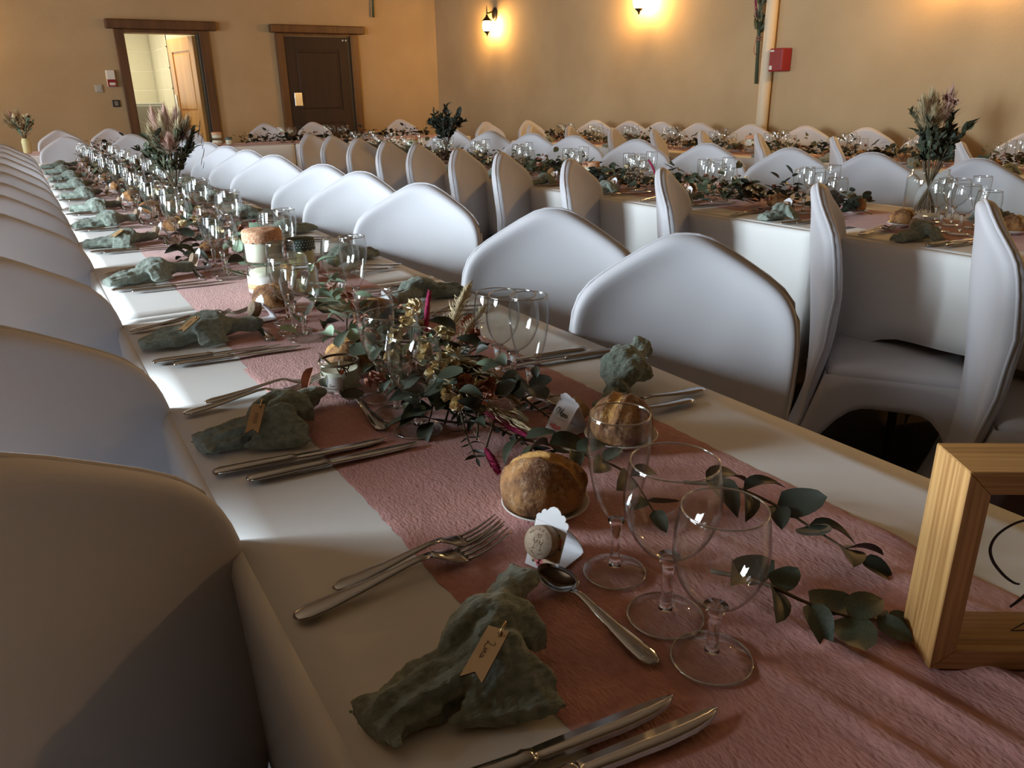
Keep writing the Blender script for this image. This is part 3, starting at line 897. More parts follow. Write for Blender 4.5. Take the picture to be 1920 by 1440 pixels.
# bread rolls
def roll_mesh(seed, m='crust', slit=True):
    bm = bmesh.new()
    bmesh.ops.create_icosphere(bm, subdivisions=5, radius=1)
    for v in bm.verts:
        p = v.co.copy()
        n1 = nz((p.x * 1.3 + seed, p.y * 1.3, p.z * 1.3)); n2 = nz((p.x * 5 + seed, p.y * 5, p.z * 5))
        r = 1 + .07 * n1 + .012 * n2
        if slit and p.z > -.1:           # burst scoring along the top
            d = p.y * .9 + .35 * p.x + .12 * nz((p.x * 3, seed, 0)) - .10
            k = max(0, min(1, (p.z + .1) * 2))
            r += k * (.10 * math.exp(-((d - .22) / .07) ** 2) - .07 * math.exp(-((d) / .13) ** 2) + .05 * math.exp(-((d + .25) / .06) ** 2))
        q = p * r
        v.co = (q.x * .044, q.y * .038, q.z * .030)
        if v.co.z < -.019: v.co.z = -.019 - (-.019 - v.co.z) * .15
    me = bpy.data.meshes.new('bread_roll'); bm.to_mesh(me); bm.free()
    me.materials.append(M[m]); me.materials.append(M['crumb'])
    for p in me.polygons:
        c = p.center; q = Vector((c.x / .044, c.y / .038, c.z / .030))
        d = q.y * .9 + .35 * q.x + .12 * nz((q.x * 3, seed, 0)) - .10
        if slit and abs(d - .05) < .16 and q.z > .25 and abs(q.x) < .75: p.material_index = 1
    me.polygons.foreach_set('use_smooth', [True] * len(me.polygons)); me.update()
    zmin = min(v.co.z for v in me.vertices)
    for v in me.vertices: v.co.z -= zmin
    return me
ROLL = [roll_mesh(1), roll_mesh(4), roll_mesh(9, 'crust_dark'), roll_mesh(13)]
def plate_prof():
    return [(.0001, .001), (.028, .001), (.030, .0025), (.040, .007), (.0475, .012), (.0480, .0130), (.0470, .0135), (.039, .0090), (.029, .0050), (.0001, .0048)]
PLATE = mesh('bread_plate', *lathe(plate_prof(), 36), 'porcelain')

# place cards: leaning scalloped front with a cork slice, curved strut behind
def card_parts(root, front_text=False):
    hw = .0175
    lean = math.radians(24)
    Rm = Matrix.Rotation(-PI / 2 + lean, 4, 'Y')      # not used for shape, kept for lettering frames
    def P(u, h): return (math.sin(lean) * h, u, math.cos(lean) * h)      # point on the front panel; faces -x
    outl = [(-hw, .0005), (hw, .0005), (hw, .043)]
    # scalloped shoulder and crown
    for (cx, cz, r, a0, a1) in ((hw - .003, .0455, .0035, -.6, 2.0), (hw - .0075, .0505, .0035, -.4, 2.1), (0, .0500, .0088, .35, PI - .35), (-hw + .0075, .0505, .0035, PI - 2.1, PI + .4), (-hw + .003, .0455, .0035, PI - 2.0, PI + .6)):
        for i in range(6):
            a = a0 + (a1 - a0) * i / 5
            outl.append((cx + r * math.cos(a), cz + r * math.sin(a)))
    outl.append((-hw, .043))
    n = len(outl)
    v = [P(u, h) for u, h in outl] + [(P(u, h)[0] + .0008, u, P(u, h)[2]) for u, h in outl]
    f = [tuple(range(n))[::-1], tuple(range(n, 2 * n))] + [(i, (i + 1) % n, n + (i + 1) % n, n + i) for i in range(n)]
    link('front_panel', mesh('card_front', v, f, 'card', False), root)
    path = [(.0015, .0012), (.02, .0012), (.040, .0012), (.0445, .003), (.043, .008), (.037, .018), (.029, .028), (.0215, .037), (.0165, .0395)]
    v = []; m = len(path)
    for x, z in path: v += [(x, -hw, z), (x, hw, z)]
    f = [(2 * i, 2 * i + 1, 2 * i + 3, 2 * i + 2) for i in range(m - 1)]
    me = mesh('card_back', v, f, 'card')
    me = apply_mods('card_back', me, [('SOLIDIFY', dict(thickness=.0007))])
    me.polygons.foreach_set('use_smooth', [False] * len(me.polygons))
    link('back_flap', me, root)
    # cork disc glued to the front
    axis = Matrix.Translation(P(.001, .0265)) @ Matrix.Rotation(-PI / 2 - lean + 2 * lean, 4, 'Y')
    axis = Matrix.Translation(P(.001, .0265)) @ Matrix.Rotation(-(PI / 2) + lean, 4, 'Y')
    # local z -> outward normal of the panel (-cos, 0, sin)
    zax = Vector((-math.cos(lean), 0, math.sin(lean))); yax = Vector((math.sin(lean), 0, math.cos(lean))); xax = yax.cross(zax)
    F = Matrix((xax, yax, zax)).transposed().to_4x4(); F.translation = P(.001, .0265)
    b = B(); b.add(lathe([(.0001, .0006), (.0148, .0006), (.0152, .0012), (.0152, .0128), (.0148, .0134), (.0001, .0134)], 28), F)
    ck = link('cork', b.mesh('cork', 'cork'), root)
    def on(front, lines, wd, z): 
        bb = strokes(lines, wd, .00012); return [front @ (Vector(p) + Vector((0, 0, z))) for p in bb.v], bb.f
    # two toasting glasses and a heart, ring of lettering
    ln = []
    for s in (-1, 1):
        ln += [[(s * .0046, .0036), (s * .0050, .0010), (s * .0034, -.0012), (s * .0012, .0002), (s * .0010, .0026)], [(s * .0034, -.0012), (s * .0040, -.0062)], [(s * .0024, -.0068), (s * .0040, -.0062), (s * .0056, -.0066)], [(s * .0046, .0006), (s * .0012, .0008)]]
    ln += [[(0, .0040), (-.0018, .0060), (-.0012, .0074), (0, .0066), (.0012, .0074), (.0018, .0060), (0, .0040)]]
    v, f = on(F, ln, .00028, .0135)
    link('engraving', mesh('engraving', v, f, 'ink_brown'), ck)
    bb = B()
    for s, rad, a0, step, up in (('Amelie & Luc', .0122, 150, -10.5, 1), ('1 Mai 2021', .0122, 228, 9.2, -1)):
        for i, ch in enumerate(s):
            if ch == ' ': continue
            a = math.radians(a0 + i * step)
            g = CHARS(ch)
            rot = Matrix.Rotation(a - PI / 2 if up > 0 else a + PI / 2, 4, 'Z')
            mt = F @ Matrix.Translation((rad * math.cos(a) * (.87 if up > 0 else .95), rad * math.sin(a) * (.87 if up > 0 else .95), .01355)) @ rot @ Matrix.Scale(.0030, 4)
            bb.add(g, mt)
    link('lettering', bb.mesh('lettering', 'ink_brown', False), ck)
    # printed roses
    F2 = Matrix((xax, yax, zax)).transposed().to_4x4(); F2.translation = Vector(P(0, 0))
    def blob(cx, cy, r, z, k, n=10, sq=1.0):
        return [F2 @ Vector((cx + r * (1 + .18 * math.sin(k + 5 * a)) * math.cos(a), cy + sq * r * (1 + .18 * math.sin(k + 5 * a)) * math.sin(a), z)) for a in [2 * PI * i / n for i in range(n)]]
    def blobs(name, lst, m):
        b = B()
        for c in lst: b.add((blob(*c), [tuple(range(10))]))
        link(name, b.mesh(name, m, False), root)
    blobs('wash_print', [(.006, .013, .009, .00012, 1), (-.004, .012, .009, .00014, 2), (.0125, .031, .0042, .00013, 3), (.010, .02, .007, .00015, 4)], 'print_peach')
    blobs('rose_print', [(-.0055, .0085, .0036, .0003, 1), (-.0015, .0068, .0030, .0003, 2), (-.0035, .0048, .0022, .0003, 3), (.0125, .031, .0026, .0003, 4), (.0132, .0270, .0024, .0003, 0)], 'print_pink')
    blobs('leaf_print', [(-.0095, .006, .0013, .0004, 1), (.0022, .0032, .0015, .0004, 2), (.0042, .0045, .0012, .0004, 3), (.0150, .0245, .0013, .0004, 1), (.0108, .0355, .0014, .0004, 2)], 'print_green')
    # word of thanks on the back flap
    a, c = Vector((.043, 0, .008)), Vector((.0215, 0, .037))
    y2 = (c - a).normalized(); z2 = Vector((y2.z, 0, -y2.x)); x2 = y2.cross(z2)
    F3 = Matrix((x2, y2, z2)).transposed().to_4x4(); F3.translation = a + z2 * .0016
    v, f = on(F3, MERCI(.0, .019, .0115), .0005, 0)
    link('handwriting', mesh('handwriting', v, f, 'ink'), root)
    v, f = on(F3, [[(-.010 + i * .0026, .0145), (-.0092 + i * .0026, .0150), (-.0084 + i * .0026, .0144)] for i in range(8)], .00025, 0)
    link('small_print', mesh('small_print', v, f, 'ink_grey'), root)
    b = B()
    for cx, cy, r in ((-.004, .004, .003), (.001, .003, .0028), (.006, .0045, .0024), (-.009, .0045, .002)):
        b.add(([F3 @ Vector((cx + r * math.cos(t), cy + r * math.sin(t), .0002)) for t in [2 * PI * i / 10 for i in range(10)]], [tuple(range(10))]))
    link('rose_print', b.mesh('rose_print', 'print_pink', False), root)

_CH = {}
def CHARS(ch):
    """flat outline of one character from the built-in font, height about 1"""
    if ch not in _CH:
        cu = bpy.data.curves.new('c', 'FONT'); cu.body = ch; cu.align_x = 'CENTER'; cu.resolution_u = 2
        o = bpy.data.objects.new('c', cu); COL.objects.link(o)
        me = bpy.data.meshes.new_from_object(o.evaluated_get(bpy.context.evaluated_depsgraph_get()))
        _CH[ch] = ([tuple(v.co) for v in me.vertices], [tuple(p.vertices) for p in me.polygons])
        bpy.data.objects.remove(o, do_unlink=True); bpy.data.meshes.remove(me)
    return _CH[ch]
def MERCI(x0, y0, s):
    """script Merci, centred on x0, scaled so that the capital is about s tall"""
    L = [[(-1.25, .25), (-1.35, .75), (-1.0, 1.0), (-.85, .7)], [(-1.0, -.05), (-.82, .55), (-.62, 1.0)], [(-.62, 1.0), (-.55, .45), (-.42, .25), (-.28, .7), (-.12, 1.05)], [(-.12, 1.05), (-.22, .5), (-.2, .05), (.05, .15)],
         [(.05, .15), (.22, .40), (.12, .48), (.06, .2), (.2, .02), (.36, .15)], [(.36, .15), (.44, .45), (.42, .05), (.5, .35), (.62, .42)], [(.86, .38), (.72, .4), (.66, .15), (.8, .02), (.95, .15)], [(.95, .15), (1.04, .4), (1.02, .08), (1.2, .12)], [(1.07, .60), (1.09, .64)]]
    return [[(x0 + x * s * .80, y0 + y * s * .9) for x, y in l] for l in L]
def LINA(x0, y0, s):
    L = [[(-1.5, .9), (-1.2, 1.1), (-1.05, .8), (-1.25, .2), (-1.45, 0), (-1.2, .05), (-.7, -.1), (-.45, .1)], [(-.45, .1), (-.35, .45), (-.33, .05), (-.15, .1)], [(-.34, .68), (-.30, .72)],
         [(-.15, .1), (-.08, .45), (-.05, .05), (.06, .4), (.2, .42), (.22, .05), (.4, .1)], [(.85, .4), (.62, .42), (.52, .15), (.68, .02), (.88, .35), (.86, .05), (1.1, .12)]]
    return [[(x0 + x * s, y0 + y * s) for x, y in l] for l in L]
proto('card', 'place_card', 'place card', card_parts)

# knotted napkins
def napkin_mesh(seed, vox=.0032, ball=False, tail=(-.112, -.010), tip=(.072, .096), flap=(-.018, -.044), fw=.037):
    """gauze napkin tied in one loose knot: ruffled tail, twisted tip and a fanned flap, as one continuous cloth"""
    b = B()
    def lob(pts, rad, fl, n=22, ruff=(0, 0), k=7):
        p = catmull(pts, 5); L = len(p)
        rr = []; ff = []
        for i in range(L):
            t = i / (L - 1) * (len(rad) - 1); q = min(int(t), len(rad) - 2); u = t - q
            rr.append(rad[q] * (1 - u) + rad[q + 1] * u); ff.append(fl[q] * (1 - u) + fl[q + 1] * u)
        rings = []
        for i, q in enumerate(p):
            d = (p[min(i + 1, L - 1)] - p[max(i - 1, 0)]); d.z *= .3; d.normalize()
            s_ = Vector((d.y, -d.x, 0)).normalized()
            u = i / (L - 1); am = ruff[0] * (1 - u) + ruff[1] * u
            ring = []
            for m in range(n):
                a = 2 * PI * m / n
                wob = 1 + .13 * math.sin(3 * a + seed + u * 7) + .09 * abs(math.sin(2.5 * a + 2 * seed - u * 9)) - .05 + am * math.sin(k * a + seed) + .07 * math.sin(u * 16 + seed + 2 * a)
                pt = q + s_ * (rr[i] * wob * math.cos(a)) + Vector((0, 0, rr[i] * ff[i] * wob * math.sin(a)))
                pt.z = max(pt.z, .0012)
                ring.append(pt)
            rings.append(ring)
        b.add(loft(rings))
    T, K, F = Vector((*tail, .010)), Vector((0, 0, .024)), Vector((*flap, .009))
    if ball:
        lob([(-.026, -.012, .022), (-.006, -.004, .032), (.020, .008, .036), (.050, .020, .032)], [.010, .032, .037, .014], [.9, .85, .85, .9], 26, (.04, .04), 11)
        lob([(.030, .012, .036), (.060, .030, .044), (.080, .046, .046), (.098, .048, .030)], [.016, .0135, .019, .010], [.8, .9, .85, .9], 18, (.05, .12), 5)
        lob([(-.018, -.010, .020), (-.036, -.026, .014), (-.052, -.040, .010), (-.078, -.058, .007)], [.014, .0085, .013, .019], [.9, .9, .6, .35], 20, (.05, .2), 6)
        lob([(-.040, -.010, .008), (-.030, -.018, .026), (-.014, -.030, .020), (-.010, -.036, .006)], [.006, .0075, .0075, .006], [.9, .9, .9, .9], 12)
        lobs_done = True
    else: lobs_done = False
    Tp = Vector((*tip, .018))
    if not lobs_done: lob([T, T * .84 + Vector((0, .003, .005)), T * .58 + Vector((0, .005, .008)), T * .36 + Vector((0, .003, .012)), K], [.022, .0185, .025, .022, .020], [.50, .72, .72, .85, 1.0], 30, (.26, .05), 8)
    if not lobs_done: lob([K, Tp * .30 + Vector((-.004, .004, .016)), Tp * .55 + Vector((-.002, .002, .010)), Tp * .78 + Vector((.006, -.004, .006)), Tp], [.020, .018, .0140, .0185, .003], [1.0, 1.0, .95, .75, .8], 20, (.05, .10), 4)
    if not lobs_done: lob([K, K * .55 + F * .45 + Vector((0, 0, .010)), F, F * 1.22 + Vector((0, 0, -.004))], [.016, .027, fw, fw * 1.06], [1.1, .70, .30, .14], 28, (.03, .10), 9)
    w_ = Vector((-tail[1] - .2 * tail[0] * 0, tail[0], 0)).normalized()
    # the band of the knot, wrapping from the tail side over the middle to the far side
    if not lobs_done: lob([Vector((-.040, -.004, .012)), Vector((-.030, .016, .034)), Vector((-.004, .024, .044)), Vector((.022, .012, .040)), Vector((.032, -.012, .022))], [.010, .013, .014, .0145, .011], [.85, .75, .75, .75, .9], 18, (.05, .05), 5)
    if not lobs_done: lob([Vector((-.024, -.012, .024)), Vector((-.008, .004, .040)), Vector((.016, .016, .040)), Vector((.034, .030, .022))], [.009, .011, .011, .010], [.9, .8, .8, .9], 14)
    me = b.mesh('knotted_napkin', 'sage')
    tx = bpy.data.textures.get('folds')
    if tx is None:
        tx = bpy.data.textures.new('folds', 'CLOUDS'); tx.noise_scale = .014; tx.noise_depth = 2
        t2 = bpy.data.textures.new('gauze', 'CLOUDS'); t2.noise_scale = .0036; t2.noise_depth = 1
    t2 = bpy.data.textures['gauze']
    me = apply_mods('knotted_napkin', me, [('REMESH', dict(mode='VOXEL', voxel_size=vox)), ('SMOOTH', dict(factor=.5, iterations=1)),
        ('DISPLACE', dict(texture=tx, strength=.0042, mid_level=.5)), ('DISPLACE', dict(texture=t2, strength=.0016, mid_level=.5))])
    zmin = min(v.co.z for v in me.vertices)
    for v in me.vertices: v.co.z = max(0.0008, v.co.z - max(zmin, -.004))
    if not me.materials: me.materials.append(M['sage'])
    return me
NAP0 = napkin_mesh(1, .0019)
NAPB = napkin_mesh(4, .0021, True)
NAPS = [napkin_mesh(3, .0034, False, (-.12, .0), (.09, .07), (.0, -.042), .026), napkin_mesh(5, .0034, False, (-.118, -.02), (.10, .04), (.01, -.034), .024), napkin_mesh(8, .0034, False, (-.105, .012), (.085, .085), (.012, -.038), .028)]

def napkin(me, loc, rz, label, sc=1.0):
    t = link('knotted_napkin', me, None, loc, (0, 0, rz), (sc,) * 3)
    return tag(t, label, 'napkin', 'knotted sage napkins')

def tag_parts(root, lines):
    """swallow-tailed plywood name tag; x along its length, from the hole"""
    o = [(-.004, -.0088), (-.004, .0088), (.043, .0088), (.036, 0), (.043, -.0088)]
    n = 5
    v = [(x, y, 0) for x, y in o] + [(x, y, .0016) for x, y in o]
    f = [tuple(range(n)), tuple(range(2 * n - 1, n - 1, -1))] + [(i, n + i, n + (i + 1) % n, (i + 1) % n) for i in range(n)]
    me = mesh('tag_board', v, f, ['tagwood', 'burn'], False)
    for i, p in enumerate(me.polygons): p.material_index = 0 if i < 2 else 1
    bd = link('board', me, root)
    hole = mesh('hole', *lathe([(.0001, .0017), (.0018, .0017), (.0018, .0019), (.0001, .0019)], 12), 'burn')
    link('hole', hole, bd, (0, .003, 0))
    bb = strokes(lines, .00035, .0001)
    link('handwriting', mesh('handwriting', [(p[0], p[1], p[2] + .0018) for p in bb.v], bb.f, 'ink_brown'), bd)
    ring = [(-.004 + .0065 * math.cos(a), .003 + .002 * math.sin(a), .001 + .0065 * math.sin(a)) for a in [2 * PI * i / 18 for i in range(19)]]
    link('ring', mesh('ring', *tube(ring, .0007, 6), 'brass'), root)

# ------------------------------------------------------------------ place settings
SIDE = {'L': 'left', 'R': 'right'}
TNAME = {1: 'front', 2: 'middle', 3: 'wall'}
TCX = {1: .475, 2: 2.53, 3: 4.66}
def setting(tb, side, k, ny, parts, jit=.5, nap=None):
    cx = TCX[tb]; s = 1 if side == 'L' else -1; base = 0 if side == 'L' else PI
    r_ = random.Random(tb * 1000 + k * 17 + (5 if side == 'L' else 3))
    j = lambda a: r_.uniform(-a, a) * jit
    where = '%s place, %s side of %s table' % (ORD[k], SIDE[side], TNAME[tb])
    def at(lx, ly, dz=0.0, jj=.012):
        x, y = cx + s * (lx + j(jj)), ny + s * (ly + j(jj))
        zz = ripple(x, y) if tb == 1 and abs(x - cx) < .21 else TZ + .001
        return (x, y, zz + dz + .0012)
    if 'f' in parts:
        put('fork', at(-.303, .165), base + .04 + j(.06), 'inner dinner fork at the ' + where, 'dinner forks')
        put('fork', at(-.348, .141), base + .04 + j(.05), 'outer dinner fork at the ' + where, 'dinner forks')
    if 'k' in parts:
        put('knife', at(-.352, -.084), base - .12 + j(.05), 'inner table knife at the ' + where, 'table knives')
        put('knife', at(-.312, -.116), base - .12 + j(.05), 'outer table knife at the ' + where, 'table knives')
    if 's' in parts:
        put('spoon', at(-.128, -.072), base + PI / 2 + j(.1), 'dessert spoon at the ' + where, 'dessert spoons')
    if 'n' in parts:
        me = nap if nap is not None else NAPS[r_.randrange(3)]
        napkin(me, at(-.235, -.005, .0), base + j(.5), 'sage green knotted napkin at the ' + where)
    if 'b' in parts:
        p = at(-.062, .172, 0, .02)
        tag(link('bread_plate', PLATE, None, p), 'small white bread plate at the ' + where, 'plate', 'bread plates')
        tag(link('bread_roll', ROLL[r_.randrange(4)], None, (p[0], p[1], p[2] + .0062), (0, 0, r_.uniform(0, 6.28)), (1, 1, 1)), 'crusty bread roll on the plate at the ' + where, 'bread', 'bread rolls')
    if 'c' in parts:
        put('card', at(-.135, .088), base + .15 + j(.2), 'white place card with cork slice at the ' + where, 'place cards')
    if 'g' in parts:
        gr = 'stemmed glasses along the tables'
        put('flute', at(-.074, .046), 0, 'tall champagne flute at the ' + where, gr)
        put('goblet', at(-.076, -.028), 0, 'large round water goblet at the ' + where, gr)
        put('small', at(-.080, -.092), 0, 'small wine glass at the ' + where, gr)

T1L = [.44, .99, 1.5, 2.14, 2.73, 3.24, 3.73, 4.3, 4.85, 5.4, 5.95, 6.45]
T1R = [.93, 1.56, 2.07, 2.62, 3.1, 3.72, 4.25, 4.8, 5.35, 5.9, 6.4]
T2L = [1.36, 1.88, 2.4, 2.9, 3.4, 3.9, 4.4, 4.95, 5.5, 6.05, 6.5]
T2R = [1.42, 1.98, 2.5, 3.0, 3.55, 4.1, 4.6, 5.1, 5.6, 6.1, 6.55]
T3L = [2.2, 2.75, 3.3, 3.85, 4.4, 4.95, 5.5, 6.0, 6.5]
T3R = [2.35, 2.9, 3.45, 4.0, 4.55, 5.1, 5.65, 6.15, 6.6]
for k, y in enumerate(T1L): setting(1, 'L', k, y, ('', 'fksnbg', 'fksnbcg')[min(k, 2)], .15 if k == 0 else .6, NAP0 if k == 1 else None)
for k, y in enumerate(T1R): setting(1, 'R', k, y, 'fksnbcg' if k else 'fks', .6)
for k, y in enumerate(T2L): setting(2, 'L', k, y, 'fknbcg' if k < 7 else 'nbg')
for k, y in enumerate(T2R): setting(2, 'R', k, y, 'nbcg' if k < 6 else 'nbg')
for k, y in enumerate(T3L): setting(3, 'L', k, y, 'nbg')
for k, y in enumerate(T3R): setting(3, 'R', k, y, 'bg')

# the nearest left place, laid exactly
WL = 'nearest place, left side of front table'
put('knife', (.122, .354, TZ + .002), -.121, 'inner table knife at the ' + WL, 'table knives')
put('knife', (.141, .329, TZ + .002), -.129, 'outer table knife at the ' + WL, 'table knives')
put('fork', (.170, .604, TZ + .002), .045, 'inner dinner fork at the ' + WL, 'dinner forks', .93)
put('fork', (.126, .580, TZ + .002), .045, 'outer dinner fork at the ' + WL, 'dinner forks', 1.12)
put('spoon', (.352, .366, ripple(.352, .366) + .002), 1.60, 'dessert spoon at the ' + WL, 'dessert spoons', .93)
put('flute', (.407, .487, ripple(.407, .487) + .001), 0, 'tall champagne flute at the ' + WL, 'stemmed glasses along the tables')
put('goblet', (.402, .411, ripple(.402, .411) + .001), 0, 'large round water goblet at the ' + WL, 'stemmed glasses along the tables')
put('small', (.396, .350, ripple(.396, .350) + .001), 0, 'small wine glass at the ' + WL, 'stemmed glasses along the tables')
put('card', (.349, .528, ripple(.349, .528) + .0015), .34, 'white place card with engraved cork slice at the ' + WL, 'place cards', 1.06)
napkin(NAP0, (.245, .430, TZ + .002), 0, 'large sage green knotted napkin in the foreground with a wooden tag', 1.0)
p = (.417, .620, ripple(.417, .62) + .001)
tag(link('bread_plate', PLATE, None, p), 'small white bread plate at the ' + WL, 'plate', 'bread plates')
tag(link('bread_roll', ROLL[0], None, (p[0] - .004, p[1], p[2] + .0062), (0, 0, -.6), (1.07, 1.08, 1.16)), 'floury split bread roll at the ' + WL, 'bread', 'bread rolls')
# nearest right place glasses and napkin
WR = 'nearest place, right side of front table'
for key, x, y, nm in (('flute', .573, .893, 'tall champagne flute'), ('goblet', .588, .962, 'large round water goblet'), ('small', .600, 1.030, 'small wine glass')):
    put(key, (x, y, ripple(x, y) + .001), 0, nm + ' at the ' + WR, 'stemmed glasses along the tables')
napkin(NAPB, (.718, .862, TZ + .002), 0, 'plump sage green knotted napkin at the ' + WR, 1.0)
p = (.600, .715, ripple(.600, .715) + .001)
tag(link('bread_plate', PLATE, None, p), 'small white bread plate at the ' + WR, 'plate', 'bread plates')
tag(link('bread_roll', ROLL[1], None, (p[0], p[1], p[2] + .0062), (0, 0, .9), (1.08, 1.08, 1.12)), 'crusty bread roll on the plate at the ' + WR, 'bread', 'bread rolls')
put('card', (.583, .782, ripple(.583, .782) + .0015), PI + .12, 'white place card showing a script Merci at the ' + WR, 'place cards', 1.05)

# name tags tied on the knots
def name_tag(x, y, z, rz, pitch, lab, lines):
    t = thing('name_tag', lab, 'tag', (x, y, z), 0, 'wooden name tags', Euler((0, pitch, rz)))
    tag_parts(t, lines); return t
name_tag(.236, .416, TZ + .052, math.radians(213), .25, 'swallow-tailed wooden name tag on the large foreground napkin', LINA(.018, -.003, .0062))
sq = [[(.010 + i * .0035, -.003), (.012 + i * .0035, .003), (.0135 + i * .0035, -.002)] for i in range(5)]
name_tag(.205, .978, TZ + .052, math.radians(238), .55, 'wooden name tag on the second napkin, left side of front table', sq)
name_tag(.222, 1.49, TZ + .052, math.radians(215), .35, 'wooden name tag on the third napkin, left side of front table', sq)
name_tag(.232, 2.725, TZ + .052, math.radians(220), .35, 'wooden name tag on the fifth napkin, left side of front table', sq)

# ------------------------------------------------------------------ jars and candle
def jar_glass(R, H, neck):
    return [(.0001, .001), (R * .86, .001), (R, .006), (R, H * .80), (R * .97, H * .86), (R * neck, H * .90), (R * neck, H), (R * neck - .0015, H + .0008), (R * neck - .0025, H), (R * neck - .0025, H * .905), (R * .93, H * .86), (R - .003, H * .79), (R - .003, .008), (.0001, .005)]
cj = thing('candle_jar', 'small open glass candle jar with cream wax and brown twine, front table', 'candle', (.361, 1.109, ripple(.361, 1.109) + .001))
link('jar', mesh('jar', *lathe(jar_glass(.033, .056, .86), 36), 'jarglass'), cj)
link('wax', mesh('wax', *lathe([(.0001, .0065), (.0285, .0065), (.0294, .010), (.0294, .036), (.027, .0345), (.0001, .0345)], 32), 'wax'), cj)
link('wick', mesh('wick', *tube([(0, 0, .034), (.001, 0, .046)], .0009, 6), 'greige'), cj)
tw = B(); 
for dz in (0, .0022): tw.add(tube([(.0302 * math.cos(a), .0302 * math.sin(a), .0465 + dz * .6) for a in [2 * PI * i / 32 for i in range(33)]], .0013, 6))
a0 = math.radians(-100)
c = Vector((.0318 * math.cos(a0), .0318 * math.sin(a0), .0465))
for q in (((0, 0, 0), (.003, -.004, -.006), (.004, -.003, -.013)), ((0, 0, 0), (.006, -.001, -.004), (.009, .000, -.010)), ((0, 0, 0), (-.009, -.002, .001), (-.006, -.003, -.005), (0, 0, 0)), ((0, 0, 0), (.010, -.001, .002), (.007, -.003, -.004), (0, 0, 0))):
    tw.add(tube(catmull([c + Vector(p) for p in q], 4), .0011, 6))
link('twine', tw.mesh('twine', 'twine'), cj)
hb = B(); hp = []
for i in range(24):
    a = 2 * PI * i / 24
    hp.append((.00032 * 16 * math.sin(a) ** 3, .00032 * (13 * math.cos(a) - 5 * math.cos(2 * a) - 2 * math.cos(3 * a) - math.cos(4 * a))))
hb.v = [(x, 0, z) for x, z in hp] + [(x, -.0012, z) for x, z in hp]
hb.f = [tuple(range(24)), tuple(range(47, 23, -1))] + [(i, 24 + i, 24 + (i + 1) % 24, (i + 1) % 24) for i in range(24)]
link('charm', hb.mesh('charm', 'rosegold', False), cj, (-.008, -.0325, .0395), (0, 0, -.25))
def on_cylinder(lines, R, z0, a_c, wd):
    bb = strokes(lines, wd, .0002)
    return [((R + p[2] + .0002) * math.cos(a_c + p[0] / R), (R + p[2] + .0002) * math.sin(a_c + p[0] / R), z0 + p[1]) for p in bb.v], bb.f
lab = B()
lab.v = []; nL = 14
for i in range(nL + 1):
    a = math.radians(-165 + 62 * i / nL)
    lab.v += [(.0334 * math.cos(a), .0334 * math.sin(a), .008), (.0334 * math.cos(a), .0334 * math.sin(a), .031)]
lab.f = [(2 * i, 2 * i + 2, 2 * i + 3, 2 * i + 1) for i in range(nL)]
lo_ = link('paper_label', lab.mesh('paper_label', 'greige'), cj)
pr = B(); pr.add(on_cylinder([[(-.003, .002), (-.0025, -.002), (-.001, -.002)], [(0, .0), (.001, -.002), (.002, 0)], [(.0025, -.0015), (.004, -.0005)]], .0335, .018, math.radians(-132), .0003))
pr.add(on_cylinder([[(-.009 + i * .0027, 0), (-.008 + i * .0027, .0012), (-.0072 + i * .0027, -.0004)] for i in range(7)], .0335, .0115, math.radians(-134), .00028))
link('lettering', pr.mesh('lettering', 'ink_grey'), lo_)

def fab_lid(R, h, m, scall=14):
    pr = []
    n = 56
    v = []; f = []
    lv = [(.0, h), (.02, h + .0015), (.6, h + .001), (.95, h), (1.0, h - .004), (1.01, h - .016)]
    rings = []
    for r, z in lv[1:]:
        rings.append([(R * r * math.cos(2 * PI * i / n), R * r * math.sin(2 * PI * i / n), z) for i in range(n)])
    rings.append([(R * 1.02 * math.cos(2 * PI * i / n), R * 1.02 * math.sin(2 * PI * i / n), h - .022 - .004 * abs(math.sin(scall * PI * i / n))) for i in range(n)])
    v, f = loft(rings, True, False)
    f.append(tuple(range(n)))
    return v, f
def big_jar(t, R, H, lid, fill, band, zoff=0.0):
    j = link('jar', mesh('jar', *lathe(jar_glass(R, H, .9), 32), 'jarglass'), t, (0, 0, zoff))
    link('contents', mesh('contents', *lathe([(.0001, .008), (R - .006, .008), (R - .0045, .012), (R - .0045, H * .78), (R * .8, H * .82), (.0001, H * .82)], 28), fill), j)
    if lid: link('fabric_lid', mesh('fabric_lid', *fab_lid(R * .985, H + .003, lid), lid), j)
    if band:
        link('band', mesh('band', *lathe([(R + .0004, H * .30), (R + .001, H * .30), (R + .001, H * .46), (R + .0004, H * .46)], 36), 'kraft'), j)
        link('paper_label', mesh('paper_label', *lathe([(R + .0003, H * .18), (R + .0006, H * .18), (R + .0006, H * .70), (R + .0003, H * .70)], 36), 'greige'), j)
    if lid == 'dots':
        b = B()
        for i in range(30):
            for q in range(3):
                a = 2 * PI * (i + .5 * (q % 2)) / 30; r = R * 1.0; z = H - .001 - q * .006
                b.add(lathe([(.0001, .0006), (.0012, .0004)], 6), Matrix.Translation((r * math.cos(a), r * math.sin(a), z)) @ Matrix.Rotation(a, 4, 'Z') @ Matrix.Rotation(PI / 2, 4, 'Y'))
        link('dots', b.mesh('dots', 'dotw'), j)
    return j
def stack(x, y, z, R1, R2, H, lid, fill, label, base_fill='wax'):
    g = 'stacked jars on the tables'
    t = thing('glass_jar', label + ', lower jar of its pair', 'jar', (x, y, z), 0, g)
    big_jar(t, R1, H, None, base_fill, R1 > .04)
    t2 = thing('glass_jar', label + ', upper jar of its pair', 'jar', (x, y, z + H + .0015), .4, g)
    big_jar(t2, R2, H, lid, fill, False)
